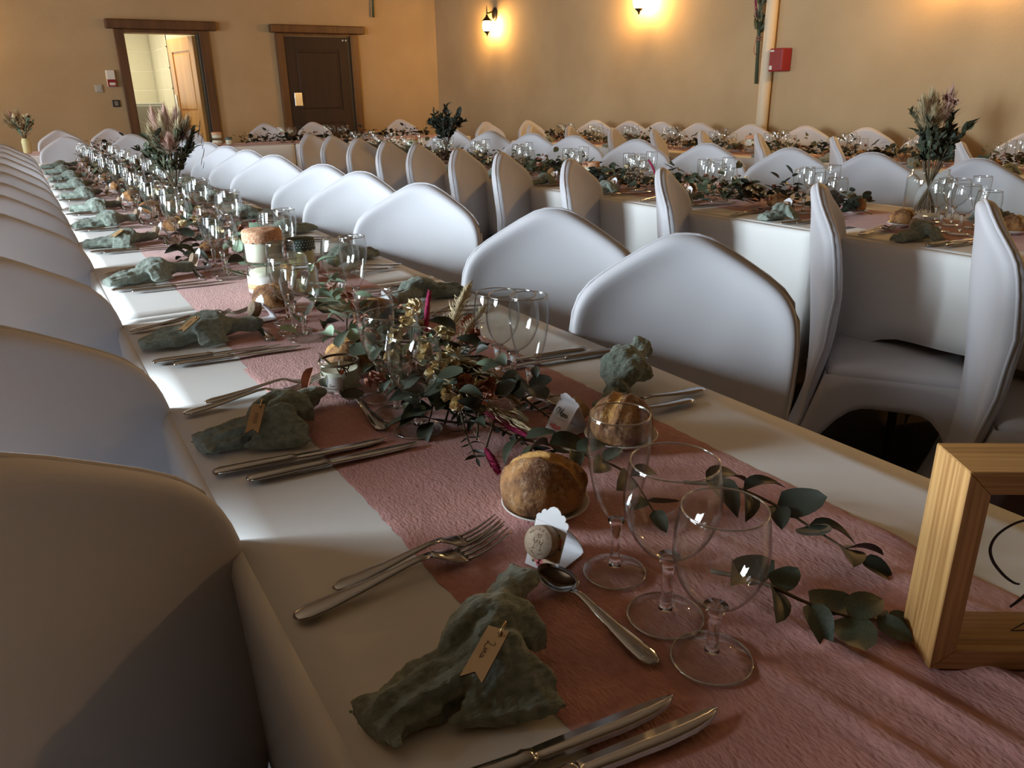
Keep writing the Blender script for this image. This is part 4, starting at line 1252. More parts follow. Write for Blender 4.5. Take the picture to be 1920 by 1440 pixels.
stack(.437, 1.80, ripple(.437, 1.80) + .001, .043, .045, .074, 'lace', 'wax', 'wide cream jars with orange lace lid')
stack(.515, 1.775, ripple(.515, 1.775) + .001, .034, .033, .062, 'dots', 'candy', 'narrow jars with polka dot lid', 'candy')
stack(1.745, 8.5, TZ + .004, .05, .05, .062, 'lace', 'wax', 'head table jars with orange lid')
t = thing('glass_jar', 'small dark lidded jar beside the stacked jars on the head table', 'jar', (1.845, 8.45, TZ + .004), 0, 'stacked jars on the tables'); big_jar(t, .035, .075, 'dots', 'wax', False)
t = thing('glass_jar', 'cream jar with orange lid, middle table between left chairs', 'jar', (2.49, 3.28, TZ + .004), 0, 'stacked jars on the tables'); big_jar(t, .045, .10, 'lace', 'wax', False)
stack(2.56, 5.6, TZ + .004, .045, .042, .07, 'lace', 'wax', 'cream jars near far end of middle table')
t = thing('glass_jar', 'cream jar with pale lid on the wall table', 'jar', (4.62, 4.15, TZ + .004), 0, 'stacked jars on the tables'); big_jar(t, .045, .12, 'lace', 'wax', True)

# ------------------------------------------------------------------ foliage
def leaf_geo(L=1.0, W=.5, fold=.12, curl=.15, round_=0.0, n=7):
    v = []; f = []
    for i in range(n + 1):
        t = i / n
        wd = W * .5 * (math.sin(PI * t ** (.8 - .15 * round_)) ** (.75 - .3 * round_)) if 0 < t < 1 else W * .5 * .02
        z = curl * (t - t * t) * L * 1.6 - curl * .5 * t * L
        x = L * t
        v += [(x, wd, z + fold * wd), (x, wd * .5, z + fold * wd * .25), (x, 0, z - .012 * L), (x, -wd * .5, z + fold * wd * .25), (x, -wd, z + fold * wd)]
    for i in range(n):
        for k in range(4):
            f.append((i * 5 + k, i * 5 + k + 1, (i + 1) * 5 + k + 1, (i + 1) * 5 + k))
    return v, f
LEAVES = {}
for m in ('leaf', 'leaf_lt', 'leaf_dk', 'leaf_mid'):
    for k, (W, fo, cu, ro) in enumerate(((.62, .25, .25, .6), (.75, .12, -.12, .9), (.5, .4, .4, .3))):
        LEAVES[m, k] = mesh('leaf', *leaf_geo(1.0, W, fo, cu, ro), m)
for k, W in enumerate((.30, .26)):
    LEAVES['slim', k] = mesh('leaf', *leaf_geo(1.0, W, .3, .3 - .5 * k, 0), 'leaf_dk')

def aim(d, roll=0.0, up=(0, 0, 1)):
    d = Vector(d).normalized(); u = Vector(up)
    y = u.cross(d)
    if y.length < 1e-4: y = Vector((0, 1, 0)).cross(d)
    y.normalize(); z = d.cross(y)
    Mx = Matrix((d, y, z)).transposed()
    return Mx.to_4x4() @ Matrix.Rotation(roll, 4, 'X')

def sprig(name, label, cat, path, leaf, size, pairs, seed, m='leaf', group=None, spread=55, lift=.25, stem='stem', droop=True, vary_=.25, zmin=TZ + .004):
    """a cut branch: one stem and every leaf a part of its own"""
    r_ = random.Random(seed)
    P = catmull(path, 6)
    o = P[0].copy()
    t = thing(name, label, cat, tuple(o), 0, group)
    L = len(P)
    link('stem', mesh('stem', *tube([p - o for p in P], [.0022 - .0014 * i / L for i in range(L)], 6), stem), t)
    for i in range(pairs):
        u = (i + .6) / pairs * (L - 1); k = min(int(u), L - 2)
        p = P[k].lerp(P[k + 1], u - k); d = (P[k + 1] - P[k]).normalized()
        for s in (-1, 1):
            a = math.radians(spread * r_.uniform(.7, 1.3)) * s
            dd = Matrix.Rotation(a, 3, 'Z') @ d
            dd.z = lift * r_.uniform(-.6, 1.4) + (.0)
            sz = size * r_.uniform(1 - vary_, 1 + vary_) * (1 - .35 * i / pairs)
            if p.z + dd.normalized().z * sz < zmin: dd.z = max(dd.z, (zmin - p.z) / sz + .05)
            mt = Matrix.Translation(p - o) @ aim(dd, r_.uniform(-.8, .8)) @ Matrix.Scale(sz, 4)
            lf = link('leaf', LEAVES[leaf, r_.randrange(3 if leaf != 'slim' else 2)], t)
            lf.matrix_local = mt
    d = (P[-1] - P[-2]).normalized()
    lf = link('leaf', LEAVES[leaf, 0], t); lf.matrix_local = Matrix.Translation(P[-1] - o) @ aim(d, .3) @ Matrix.Scale(size * .6, 4)
    return t

def plume_mesh(name, path, m, seed, spread=.02, n=260, ln=.035):
    """pampas head: one stalk with a dense brush of fine strands"""
    r_ = random.Random(seed); P = catmull(path, 6); L = len(P); b = B()
    b.add(tube(P, [.0013] * L, 5))
    for i in range(n):
        u = (r_.random() ** .8 * .72 + .28) * (L - 1.01); k = int(u)
        p = P[k].lerp(P[k + 1], u - k); d = (P[k + 1] - P[k]).normalized()
        t = u / L
        w_ = Vector((r_.gauss(0, 1), r_.gauss(0, 1), r_.gauss(0, 1))); w_ -= d * w_.dot(d)
        tip = p + d * ln * r_.uniform(.6, 1.1) + w_ * spread * (.55 * math.sin(PI * min(1, .12 + t * .9)) + .06)
        s = d.cross(w_).normalized() * .0007
        mid = p.lerp(tip, .55) + w_ * .002
        q = len(b.v)
        b.v += [tuple(p), tuple(mid + s), tuple(tip), tuple(mid - s)]; b.f.append((q, q + 1, q + 2, q + 3))
    return b.mesh(name, m)
def plume(label, path, seed, m='pampas', spread=.02, n=260, ln=.035, nm='pampas_plume'):
    P0 = Vector(path[0])
    me = plume_mesh(nm, [Vector(p) - P0 for p in path], m, seed, spread, n, ln)
    return tag(link(nm, me, None, tuple(P0)), label, 'dried grass', 'dried grasses on the front table')

def bunny(label, path, head, seed):
    """dyed hare's-tail grass: thin stalk and a fuzzy spindle head"""
    r_ = random.Random(seed)
    o = Vector(path[0]); t = thing('dyed_grass', label, 'dried grass', tuple(o), 0, 'dried grasses on the front table')
    P = [Vector(p) - o for p in path]; H = [Vector(p) - o for p in head]
    link('stalk', mesh('stalk', *tube(catmull(P, 4) if len(P) > 2 else P, .0007, 5), 'pampas_pk'), t)
    C = catmull(H, 6) if len(H) > 2 else [H[0].lerp(H[1], i / 10) for i in range(11)]
    L = len(C); R_ = [.0036 * math.sin(PI * (.10 + .86 * i / (L - 1))) ** .6 + .0004 for i in range(L)]
    b = B(); b.add(tube(C, R_, 9))
    for i in range(700):
        u = r_.random() * (L - 1.01); k = int(u); p = C[k].lerp(C[k + 1], u - k); d = (C[k + 1] - C[k]).normalized()
        w_ = Vector((r_.gauss(0, 1), r_.gauss(0, 1), r_.gauss(0, 1))); w_ -= d * w_.dot(d); w_.normalize()
        q0 = p + w_ * R_[k] * .85; tip = q0 + w_ * .0030 + d * .0055; s = d.cross(w_) * .00045
        q = len(b.v); b.v += [tuple(q0 + s), tuple(q0 - s), tuple(tip)]; b.f.append((q, q + 1, q + 2))
    link('flower_head', b.mesh('flower_head', 'magenta'), t)

def bloom_geo(b, c, R, seed, n=9):
    """crumpled papery bloom: overlapping cupped petals"""
    r_ = random.Random(seed)
    for i in range(n):
        th = r_.uniform(0, 2 * PI); ph = r_.uniform(-.2, 1.2)
        d = Vector((math.cos(th) * math.cos(ph), math.sin(th) * math.cos(ph), math.sin(ph)))
        mt = Matrix.Translation(Vector(c) + d * R * .12) @ aim(d, r_.uniform(0, 6.28)) @ Matrix.Scale(R * r_.uniform(.8, 1.15), 4)
        v, f = leaf_geo(1.0, r_.uniform(.8, 1.2), r_.uniform(.3, .9), r_.uniform(-.2, .9), .9, 5)
        v = [(x, y, z + .10 * math.sin(9 * x + seed + i) * (abs(y) + .1)) for x, y, z in v]
        b.add((v, f), mt)

def flowers(label, pts, R, m, seed, root_pt, nm='dried_flower_stem', group='dried flower stems on the front table'):
    """a dried stem branching to several blooms (each a part)"""
    o = Vector(root_pt); t = thing(nm, label, 'dried flowers', tuple(o), 0, group)
    b = B()
    for p in pts:
        q = Vector(p) - o
        b.add(tube(catmull([(0, 0, 0), tuple(q * .5 + Vector((0, 0, .006))), tuple(q)], 4), .0009, 5))
    link('stem', b.mesh('stem', 'stem_g'), t)
    for i, p in enumerate(pts):
        bb = B()
        for k in range(3):
            r_ = random.Random(seed + i * 7 + k)
            bloom_geo(bb, (r_.uniform(-.5, .5) * R, r_.uniform(-.5, .5) * R, r_.uniform(-.3, .4) * R), R * .75, seed + i * 13 + k, 8)
        link('bloom', bb.mesh('bloom', m), t, tuple(Vector(p) - o))
    return t

# second nearest stretch of the front table: leaves built one by one
def leafy_garland(x, y, z, label, seed, n=34, size=.045, m='leaf', hl=.22):
    r_ = random.Random(seed)
    t = thing('foliage_garland', label, 'garland', (x, y, z), 0, 'garland pieces on the front table')
    b = B()
    for i in range(6):
        yy = -hl * .9 + hl * 1.8 * (i + .5) / 6
        b.add(tube([(r_.uniform(-.05, .05), yy - hl * .5, .010), (r_.uniform(-.03, .03), yy, .03), (r_.uniform(-.06, .06), yy + hl * .5, .012)], .0016, 5))
    link('stem', b.mesh('stem', 'stem'), t)
    for i in range(n):
        p = Vector((r_.gauss(0, .05), r_.uniform(-hl, hl), .012 + abs(r_.gauss(0, .035))))
        th = r_.uniform(0, 2 * PI); d = Vector((math.cos(th), math.sin(th), r_.uniform(0, .8)))
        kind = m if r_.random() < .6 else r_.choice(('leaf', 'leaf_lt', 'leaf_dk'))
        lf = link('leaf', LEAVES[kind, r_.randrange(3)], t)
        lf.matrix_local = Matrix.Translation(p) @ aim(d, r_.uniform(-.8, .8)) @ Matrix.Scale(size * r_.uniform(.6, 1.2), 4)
    for i in range(5):
        bb = B(); bloom_geo(bb, (0, 0, 0), .014, seed + i, 10)
        link('bloom', bb.mesh('bloom', r_.choice(('statice', 'rose_dry', 'pampas_pk'))), t, (r_.uniform(-.07, .07), r_.uniform(-hl * .9, hl * .9), .05 + r_.random() * .02))
    return t

# --- near foliage on the front table
EG = 'eucalyptus sprigs on the front table'
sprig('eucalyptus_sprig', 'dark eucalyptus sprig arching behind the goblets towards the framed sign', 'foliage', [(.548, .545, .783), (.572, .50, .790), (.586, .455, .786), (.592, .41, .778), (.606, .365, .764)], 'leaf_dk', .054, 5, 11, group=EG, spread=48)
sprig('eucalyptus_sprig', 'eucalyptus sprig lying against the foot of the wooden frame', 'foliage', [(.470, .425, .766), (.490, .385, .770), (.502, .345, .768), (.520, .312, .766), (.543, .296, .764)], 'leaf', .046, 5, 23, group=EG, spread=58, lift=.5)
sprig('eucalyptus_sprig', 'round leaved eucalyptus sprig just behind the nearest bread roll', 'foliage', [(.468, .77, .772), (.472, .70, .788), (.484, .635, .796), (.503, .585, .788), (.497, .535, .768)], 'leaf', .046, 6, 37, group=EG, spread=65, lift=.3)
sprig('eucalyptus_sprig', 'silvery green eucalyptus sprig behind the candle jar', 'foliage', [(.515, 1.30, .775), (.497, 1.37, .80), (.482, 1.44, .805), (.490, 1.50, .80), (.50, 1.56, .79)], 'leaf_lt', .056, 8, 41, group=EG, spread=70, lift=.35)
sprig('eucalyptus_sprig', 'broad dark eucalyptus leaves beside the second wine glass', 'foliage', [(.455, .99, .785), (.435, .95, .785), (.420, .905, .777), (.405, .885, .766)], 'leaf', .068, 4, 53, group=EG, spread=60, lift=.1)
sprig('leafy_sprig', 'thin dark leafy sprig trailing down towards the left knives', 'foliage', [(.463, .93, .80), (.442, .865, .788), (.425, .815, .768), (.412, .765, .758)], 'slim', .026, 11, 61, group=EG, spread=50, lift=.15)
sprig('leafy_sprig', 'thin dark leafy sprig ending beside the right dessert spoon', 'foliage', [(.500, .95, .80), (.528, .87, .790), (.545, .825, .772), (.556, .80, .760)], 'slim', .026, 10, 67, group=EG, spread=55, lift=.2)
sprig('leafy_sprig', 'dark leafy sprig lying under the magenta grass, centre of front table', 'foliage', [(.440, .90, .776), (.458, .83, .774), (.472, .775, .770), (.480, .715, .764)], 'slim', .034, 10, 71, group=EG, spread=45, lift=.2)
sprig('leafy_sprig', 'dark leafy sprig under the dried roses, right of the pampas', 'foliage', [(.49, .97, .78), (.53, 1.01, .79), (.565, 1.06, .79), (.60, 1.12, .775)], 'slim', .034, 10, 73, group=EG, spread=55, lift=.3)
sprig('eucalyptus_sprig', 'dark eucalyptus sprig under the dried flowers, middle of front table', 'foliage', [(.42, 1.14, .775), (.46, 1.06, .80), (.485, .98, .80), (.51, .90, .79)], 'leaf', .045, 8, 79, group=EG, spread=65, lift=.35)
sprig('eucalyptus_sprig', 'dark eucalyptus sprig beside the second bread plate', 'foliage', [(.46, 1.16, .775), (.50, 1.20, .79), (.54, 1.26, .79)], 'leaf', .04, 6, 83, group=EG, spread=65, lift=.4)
leafy_garland(.455, 1.03, TZ + .006, 'thick bed of dark leaves under the flowers at the near centre', 15, 62, .042, 'leaf', .17)
leafy_garland(.475, 1.22, TZ + .006, 'thick bed of dark leaves behind the wine glasses', 16, 40, .042, 'leaf', .10)
leafy_garland(.462, .885, TZ + .006, 'dark leaves spilling from the flowers towards the nearest bread', 18, 40, .040, 'leaf', .09)
plume('upright tan pampas plume leaning towards the right glasses', [(.470, .985, .795), (.505, 1.02, .828), (.548, 1.065, .858), (.585, 1.10, .880)], 5, 'pampas', .015, 420, .03)
plume('thin pampas plume leaning lowest to the right', [(.480, .99, .795), (.534, 1.028, .825), (.60, 1.08, .848)], 6, 'pampas', .012, 180, .03)
plume('tan pampas plume lying across the centre foliage', [(.425, .965, .815), (.447, .90, .812), (.462, .835, .800), (.482, .775, .785)], 8, 'pampas', .018, 420, .032)
plume('fine pampas plume arched over the dark leaves', [(.43, .96, .82), (.475, .94, .828), (.507, .90, .812), (.515, .85, .79)], 9, 'pampas', .012, 260, .03)
plume('pale pampas wisps over the silvery eucalyptus', [(.50, 1.33, .79), (.475, 1.36, .805), (.445, 1.38, .81)], 10, 'pampas', .012, 120, .03)
bunny('magenta grass head standing upright behind the wine glasses', [(.505, 1.09, .77), (.525, 1.14, .79)], [(.527, 1.145, .795), (.548, 1.18, .828), (.572, 1.215, .858)], 1)
bunny('magenta grass head lying among dark leaves near the centre', [(.445, .90, .80), (.462, .835, .787)], [(.463, .832, .787), (.472, .79, .781), (.482, .745, .774)], 2)
bunny('magenta grass head hanging over the runner by the nearest bread', [(.445, .87, .785), (.438, .824, .772), (.429, .775, .764)], [(.429, .772, .764), (.423, .745, .761), (.416, .718, .759)], 3)
flowers('dried yellow flower stem hanging lowest over the runner', [(.430, .872, .806), (.424, .83, .800), (.478, .862, .805)], .015, 'statice', 3, (.455, .95, .785))
flowers('dried yellow flower stem at the centre of the arrangement', [(.436, .941, .838), (.488, .975, .83), (.428, .90, .832), (.512, .925, .812)], .015, 'statice', 17, (.455, 1.0, .785))
flowers('dried yellow flower stem behind the wine glasses', [(.425, 1.031, .848), (.496, 1.01, .842), (.50, 1.12, .848), (.522, 1.185, .845), (.47, 1.08, .846)], .0145, 'statice', 29, (.46, 1.06, .785))
flowers('dried russet rose stem right of the pampas', [(.552, 1.02, .825), (.580, 1.09, .828), (.476, .845, .812)], .017, 'rose_dry', 31, (.50, .99, .79))
flowers('dried russet rose stem beside the candle jar', [(.384, 1.02, .79), (.41, 1.10, .83)], .015, 'rose_dry', 37, (.43, 1.08, .775))
# curled dry leaf against the candle jar and a wheat-like seed head band
tag(link('dry_leaf', mesh('dry_leaf', *leaf_geo(.05, .016, .9, .3, 0), 'rose_dry'), None, (.325, 1.125, .792), (0, .75, 3.9)), 'curled brown dry leaf leaning on the left of the candle jar', 'leaf')

# --- garland pieces further away
def cloud(n, seed, size, m_slots, ext=(.10, .28, .07)):
    """leaves of one garland piece, too small in the photo to pick apart singly"""
    r_ = random.Random(seed); b = B()
    for i in range(n):
        p = Vector((r_.gauss(0, .42) * ext[0], r_.uniform(-1, 1) * ext[1], .012 + abs(r_.gauss(0, .5)) * ext[2]))
        th = r_.uniform(0, 2 * PI); d = Vector((math.cos(th), math.sin(th), r_.uniform(-.1, .9)))
        sz = size * r_.uniform(.6, 1.25)
        v, f = leaf_geo(1.0, r_.choice((.3, .55, .7)), .25, r_.uniform(-.1, .3), .5, 4)
        b.add((v, f), Matrix.Translation(p) @ aim(d, r_.uniform(-1, 1)) @ Matrix.Scale(sz, 4))
    for i in range(5):
        y = -ext[1] + 2 * ext[1] * (i + .5) / 5
        b.add(tube([(r_.uniform(-.04, .04), y - .12, .012), (r_.uniform(-.03, .03), y, .03), (r_.uniform(-.05, .05), y + .12, .014)], .0015, 5))
    b.v = [(x, y, max(z, .003)) for x, y, z in b.v]
    return b
def buds(n, seed, R, ext=(.07, .22, .08)):
    r_ = random.Random(seed); b = B()
    for i in range(n):
        bloom_geo(b, (r_.uniform(-1, 1) * ext[0], r_.uniform(-1, 1) * ext[1], .03 + r_.random() * ext[2]), R * r_.uniform(.7, 1.2), seed + i, 7)
    return b
GAR = [(cloud(135, 100 + i, .045, None, (.11, .30, .085)).mesh('foliage', ('leaf', 'leaf_dk', 'leaf_mid')[i]), buds(7, 200 + i, .014).mesh('dried_blooms', ('statice', 'rose_dry', 'pampas_pk')[i]), buds(6, 300 + i, .012).mesh('dried_blooms', ('pampas_pk', 'statice', 'rose_dry')[i])) for i in range(3)]
GP = []
def garland(x, y, z, rz, label, k, group):
    t = thing('foliage_garland', label, 'garland', (x, y, z), rz, group)
    a, b, c = GAR[k % 3]
    link('foliage', a, t)['kind'] = 'stuff'
    link('dried_blooms', b, t)['kind'] = 'stuff'
    link('dried_blooms', c, t)['kind'] = 'stuff'
    return t
leafy_garland(.49, 1.45, TZ + .006, 'garland piece with silvery leaves just before the stacked jars', 5, 26, .045, 'leaf_lt')
leafy_garland(.48, 2.10, TZ + .006, 'garland piece with silvery leaves just beyond the stacked jars', 6, 44, .05, 'leaf_lt')
leafy_garland(.47, 2.55, TZ + .006, 'garland piece with round dark leaves, second beyond the stacked jars', 7, 40, .05, 'leaf')
leafy_garland(.48, 3.0, TZ + .006, 'garland piece with dark leaves just before the bouquet jar', 8, 40, .048, 'leaf')
sprig('eucalyptus_sprig', 'dark eucalyptus sprig poking left from the garland at the fourth left place', 'foliage', [(.42, 2.34, .77), (.385, 2.31, .785), (.355, 2.27, .785), (.335, 2.30, .775)], 'leaf', .05, 3, 91, group=EG, spread=65, lift=.6)
bunny('magenta grass head leaning right beyond the stacked jars', [(.50, 2.3, .78), (.52, 2.32, .80)], [(.52, 2.32, .80), (.545, 2.36, .825), (.565, 2.40, .84)], 4)
plume('long straw plume lying beyond the jars on the front table', [(.44, 1.98, .80), (.50, 2.05, .82), (.57, 2.14, .815), (.62, 2.2, .80)], 12, 'pampas', .014, 240, .03)
for i, y in enumerate((3.85, 4.4, 4.95, 5.5, 6.05, 6.6)):
    garland(.475, y, TZ + .005, rnd.uniform(-.2, .2), 'garland of dried flowers, %s beyond the bouquet on the front table' % ORD[i].replace('nearest', 'first'), i, 'garland pieces on the front table')
for i, y in enumerate((2.05, 2.5, 2.95, 3.4, 3.85, 4.4, 4.95, 5.5, 6.1, 6.6)):
    garland(2.50, y, TZ + .005, rnd.uniform(-.25, .25), 'dark leafy garland piece, %s along the middle table' % (ORD[i] + (' nearest' if i else '')), i + 1, 'garland pieces on the middle table')
for i, y in enumerate((2.2, 2.9, 3.35, 3.9, 4.45, 5.0, 5.55, 6.1, 6.6)):
    garland(4.66, y, TZ + .005, rnd.uniform(-.25, .25), 'dark leafy garland piece, %s along the wall table' % (ORD[i] + (' nearest' if i else '')), i + 2, 'garland pieces on the wall table')
for i, x in enumerate((.9, 2.25, 2.62, 3.3, 3.8)):
    garland(x, 8.5, TZ + .005, PI / 2, 'dark leafy garland piece on the head table, %s from the left' % ORD[i].replace('nearest', 'first'), 1, 'garland pieces on the head table')
bunny('red dyed grass sticking up between middle table chairs', [(2.36, 2.62, .80), (2.375, 2.66, .84)], [(2.375, 2.66, .84), (2.39, 2.70, .875), (2.40, 2.74, .90)], 5)
# glasses of the head table
i = 0
for x, y in ((2.36, 8.42), (2.42, 8.50), (2.47, 8.40), (2.53, 8.55), (2.86, 8.45), (2.95, 8.52), (3.02, 8.42), (3.1, 8.5)):
    k = ('flute', 'goblet', 'small', 'goblet')[i % 4]
    put(k, (x, y, TZ + .004), 0, '%s on the head table, %s from the left' % ({'flute': 'champagne flute', 'goblet': 'round goblet', 'small': 'small wine glass'}[k], ORD[i].replace('nearest', 'first')), 'stemmed glasses along the tables'); i += 1

# ------------------------------------------------------------------ bouquets in jars
def bouquet(name, label, loc, jarR, jarH, spread, height, seed, style, scale_leaf=.05, jm='jarglass'):
    """glass jar with a loose dried bouquet; jar is the thing the stems stand in"""
    j = thing('vase_jar', 'glass jar vase holding the ' + label, 'vase', loc, 0, 'bouquet vases')
    link('jar', mesh('vase_glass', *lathe(jar_glass(jarR, jarH, .82), 32), jm), j)
    r_ = random.Random(seed)
    t = thing(name, label, 'bouquet', (loc[0], loc[1], loc[2] + .008), 0, 'dried bouquets')
    nk = jarR * .55
    def stemline(th, rr, h):
        tip = Vector((math.cos(th) * rr, math.sin(th) * rr, h))
        neck = Vector((math.cos(th) * nk * .7, math.sin(th) * nk * .7, jarH))
        low = Vector((-math.cos(th) * jarR * .5, -math.sin(th) * jarR * .5, .012))
        return catmull([low, neck, neck.lerp(tip, .5) + Vector((0, 0, .015)), tip], 5)
    stems = B(); green = B(); dark = B(); n = 18
    for i in range(n):
        th = 2 * PI * i / n + r_.uniform(-.2, .2); rr = spread * r_.uniform(.25, 1.0); h = jarH + (height - jarH) * r_.uniform(.55, 1.0) * (1 - .25 * rr / spread)
        P = stemline(th, rr, h); stems.add(tube(P, .0016, 5))
        tgt = green if i % 3 else dark
        for k in range(int(len(P) * .42), len(P)):
            for s in (-1, 1):
                d = (P[min(k + 1, len(P) - 1)] - P[k - 1]).normalized(); d.z += .5
                a = Vector((r_.gauss(0, 1), r_.gauss(0, 1), r_.gauss(0, .6)))
                dd = (d * .8 + a * .7)
                v, f = leaf_geo(1.0, r_.choice((.28, .4, .6)), .3, r_.uniform(-.2, .4), .4, 4)
                tgt.add((v, f), Matrix.Translation(P[k]) @ aim(dd, r_.uniform(-1, 1)) @ Matrix.Scale(scale_leaf * r_.uniform(.5, 1.1), 4))
    link('stems', stems.mesh('stems', 'stem'), t)
    link('foliage', green.mesh('foliage', style.get('green', 'leaf_mid')), t)['kind'] = 'stuff'
    link('foliage', dark.mesh('foliage', style.get('dark', 'leaf')), t)['kind'] = 'stuff'
    for i, (th, rr, hh, m) in enumerate(style.get('plumes', ())):
        P = stemline(th, rr, hh)
        link('plume', plume_mesh('plume', P[len(P) // 2:], m, seed + i, .042, 460, .05), t)
    for i, (th, rr, hh, m, R) in enumerate(style.get('blooms', ())):
        bb = B()
        for k in range(3): bloom_geo(bb, (r_.uniform(-.4, .4) * R, r_.uniform(-.4, .4) * R, r_.uniform(-.4, .4) * R), R, seed * 3 + i + k, 9)
        link('bloom', bb.mesh('bloom', m), t, (math.cos(th) * rr, math.sin(th) * rr, hh))
    for i, (th, rr, hh, sz) in enumerate(style.get('discs', ())):
        lf = link('leaf', LEAVES['leaf_dk', 1], t)
        lf.matrix_local = Matrix.Translation((math.cos(th) * rr, math.sin(th) * rr, hh)) @ aim((.3, -.2, 1), .4) @ Matrix.Scale(sz, 4)
    return t
bouquet('dried_bouquet', 'full dried bouquet with blush pampas on the front table', (.51, 3.40, TZ + .006), .060, .14, .13, .35, 3,
        dict(plumes=[(2.2, .05, .36, 'pampas_pk'), (1.2, .03, .34, 'pampas'), (5.6, .05, .36, 'pampas_pk'), (4.4, .05, .34, 'pampas'), (.5, .07, .35, 'pampas'), (5.2, .075, .32, 'pampas'), (4.8, .03, .37, 'pampas_pk'), (5.9, .08, .33, 'pampas'), (3.9, .08, .30, 'pampas'), (4.6, .09, .27, 'pampas_pk')],
             blooms=[(6.0, .06, .33, 'burgundy', .018), (5.2, .09, .29, 'burgundy', .014), (4.2, .06, .27, 'pampas_pk', .018), (3.4, .05, .30, 'pampas_pk', .016)],
             discs=[(5.9, .115, .28, .07), (6.1, .12, .25, .05), (5.9, .125, .235, .035), (6.0, .12, .20, .045), (6.0, .11, .175, .035), (5.8, .09, .25, .05), (6.1, .115, .16, .03)]), .042)
bouquet('dried_bouquet', 'green dried bouquet with blush plumes, nearest on the middle table', (2.665, 1.585, TZ + .006), .072, .165, .10, .36, 8,
        dict(green='leaf', dark='leaf_mid', plumes=[(2.5, .06, .36, 'pampas'), (3.4, .07, .33, 'pampas'), (.2, .06, .39, 'pampas_pk'), (1.6, .04, .38, 'pampas')],
             blooms=[(.3, .05, .38, 'rose_dry', .016), (5.5, .03, .37, 'pampas_pk', .014)]), .042)
bouquet('dried_bouquet', 'dark eucalyptus bouquet far along the middle table', (2.53, 4.98, TZ + .006), .055, .13, .13, .37, 12, dict(green='leaf_dk', dark='leaf_dk'), .055)
bouquet('dried_bouquet', 'brown dried bouquet standing on the wall table', (4.66, 2.83, TZ + .006), .055, .13, .14, .36, 15, dict(green='leaf_mid', dark='stem', plumes=[(1.0, .05, .38, 'pampas'), (4.0, .05, .36, 'pampas')]), .04)
bouquet('dried_bouquet', 'pale straw bouquet at left end of the head table', (.09, 8.55, TZ + .006), .035, .13, .12, .32, 21,
        dict(green='pampas', dark='leaf_lt', plumes=[(3.3, .12, .27, 'pampas'), (3.0, .11, .31, 'pampas'), (3.7, .10, .24, 'pampas'), (2.0, .03, .35, 'pampas'), (3.14, .07, .33, 'pampas_pk')], blooms=[(6.1, .06, .30, 'burgundy', .02), (.2, .07, .25, 'rose_dry', .02)]), .05, 'candy')

# hanging posies
def posy(label, loc, rz):
    t = thing('hanging_posy', label, 'dried flowers', loc, rz, 'hanging dried posies')
    b = B(); r_ = random.Random(3)
    for i in range(14):
        a = 2 * PI * i / 14
        b.add(tube([(.012 * math.cos(a), .012 * math.sin(a) - .02, -.36), (.010 * math.cos(a), .010 * math.sin(a), 0), (.02 * math.cos(a), .02 * math.sin(a), .12)], .0045, 6))
    link('stems', b.mesh('stems', 'leaf_mid'), t)
    b = B()
    for z in (-.02, .0): b.add(tube([(.019 * math.cos(a), .019 * math.sin(a), z) for a in [2 * PI * i / 16 for i in range(17)]], .006, 6))
    b.add(tube(catmull([(-.02, 0, -.01), (-.03, .01, -.1), (-.02, -.018, -.15)], 4), .004, 5))
    link('ribbon', b.mesh('ribbon', 'rose_dry'), t)
    b = B()
    for i in range(60):
        p = Vector((r_.gauss(0, .02), r_.gauss(0, .02), r_.uniform(.03, .36)))
        v, f = leaf_geo(1, .3, .3, .1, .3, 4)
        b.add((v, f), Matrix.Translation(p) @ aim((r_.gauss(0, .35), r_.gauss(0, .35), 1), r_.uniform(-2, 2)) @ Matrix.Scale(.09 * r_.uniform(.5, 1.1), 4))
    link('foliage', b.mesh('foliage', 'leaf_mid'), t)['kind'] = 'stuff'
    for k in range(3):
        link('plume', plume_mesh('plume', [(0, 0, .08), (-.01, .03 + .008 * k, .2), (-.02 + .02 * k, .075 + .015 * k, .40)], 'magenta' if k < 2 else 'pampas_pk', k, .012, 260, .05), t)
    link('plume', plume_mesh('plume', [(0, 0, .08), (0, -.01, .2), (0, -.03, .42)], 'pampas', 9, .02, 260, .05), t)
    b = B(); b.add(tube([(0, 0, .40), (.03, 0, .55)], .0015, 5)); link('string', b.mesh('string', 'twine'), t)
    return t
posy('dried posy with pink plumes hanging on the right wall beside the pipe', (XR - .07, 4.90, 1.60), 0)
posy('dried posy hanging high on the back wall, only its stem tips showing', (4.55, YB - .05, 2.575), -PI / 2)

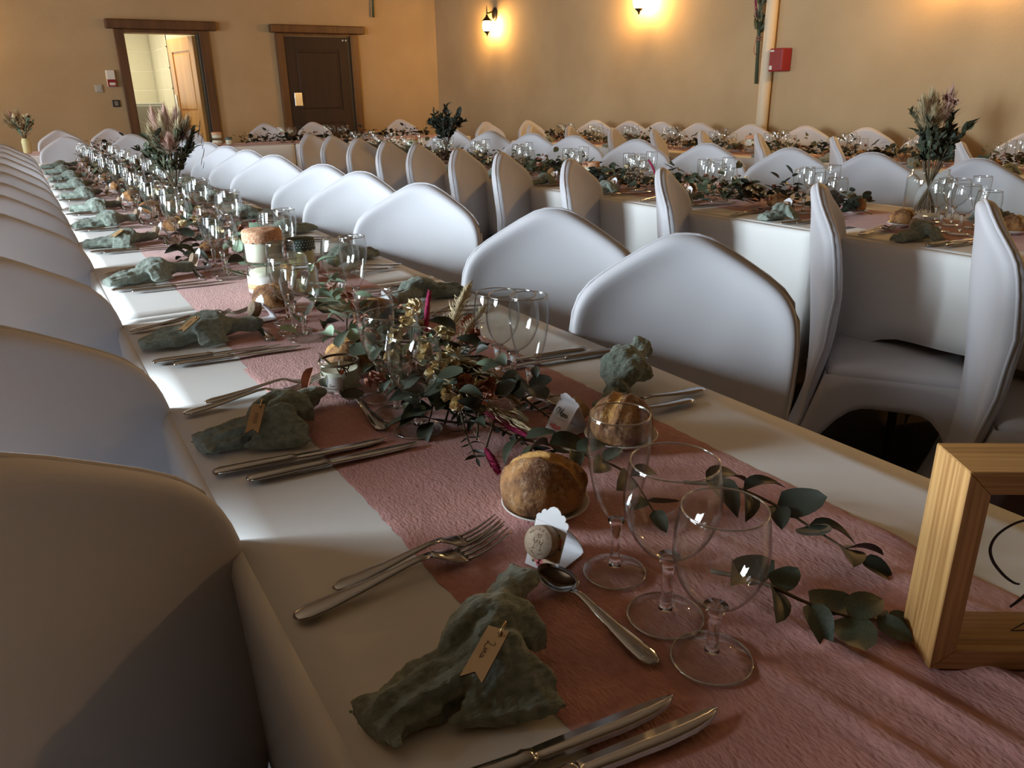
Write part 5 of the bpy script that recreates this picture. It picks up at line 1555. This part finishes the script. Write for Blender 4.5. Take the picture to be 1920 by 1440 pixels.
# ------------------------------------------------------------------ framed sign
fx = Vector((.83, -.557, 0)).normalized(); fy = Vector((.557, .83, 0))      # along the front, and towards the back
ft = thing('framed_sign', 'standing deep oak frame with clear pane and black script lettering', 'sign', (.530, .2495, ripple(.54, .26) + .002), math.atan2(fx.y, fx.x))
FW, FH, FD, BW = .235, .172, .050, .018
def mitred(x0, z0, x1, z1, inner):
    """one mitred rail as a prism: outer corners then inner corners, depth FD"""
    (a, b_), (c, d) = inner
    v = [(x0, 0, z0), (x1, 0, z1), (c, 0, d), (a, 0, b_)]
    v += [(x, FD, z) for x, _, z in v]
    return v, [(0, 1, 2, 3), (7, 6, 5, 4), (0, 4, 5, 1), (1, 5, 6, 2), (2, 6, 7, 3), (3, 7, 4, 0)]
def rail(v_f, m):
    bm = bmesh.new(); vs = [bm.verts.new(p) for p in v_f[0]]
    for q in v_f[1]: bm.faces.new([vs[i] for i in q])
    bmesh.ops.recalc_face_normals(bm, faces=bm.faces[:])
    bmesh.ops.bevel(bm, geom=bm.edges[:], offset=.0006, segments=1, affect='EDGES')
    me = bpy.data.meshes.new('rail'); bm.to_mesh(me); bm.free(); me.materials.append(M[m]); return me
i0, i1, k0, k1 = BW, FW - BW, BW, FH - BW
link('stile', rail(mitred(0, 0, 0, FH, ((i0, k0), (i0, k1))), 'oak'), ft)
link('stile', rail(mitred(FW, 0, FW, FH, ((i1, k0), (i1, k1))), 'oak'), ft)
link('rail', rail(mitred(0, 0, FW, 0, ((i0, k0), (i1, k0))), 'oak_h'), ft)
link('rail', rail(mitred(0, FH, FW, FH, ((i0, k1), (i1, k1))), 'oak_h'), ft)
pn = link('pane', mesh('pane', *box(i0 + .0003, i1 - .0003, .012, .0145, k0 + .0003, k1 - .0003), 'pane', False), ft)
LW = [[(.085, .128), (.070, .129), (.050, .126), (.037, .116), (.033, .104), (.037, .092), (.047, .080), (.056, .073), (.061, .0715)],
      [(.098, .122), (.090, .098), (.078, .078), (.066, .060), (.058, .0505)],
      [(.085, .128), (.105, .131), (.130, .128)],
      [(.063, .0285), (.069, .0335), (.074, .0365), (.078, .032)], [(.063, .0285), (.073, .0290), (.084, .0300)]]
sb = B()
for k, (ln, wd) in enumerate(zip(LW, (.00125, .0018, .0011, .0007, .0007))):
    q = strokes([ln], wd, .0003, 8); sb.add(([(x, .0113 - z, y) for x, y, z in q.v], q.f))
link('lettering', sb.mesh('lettering', 'ink'), pn)
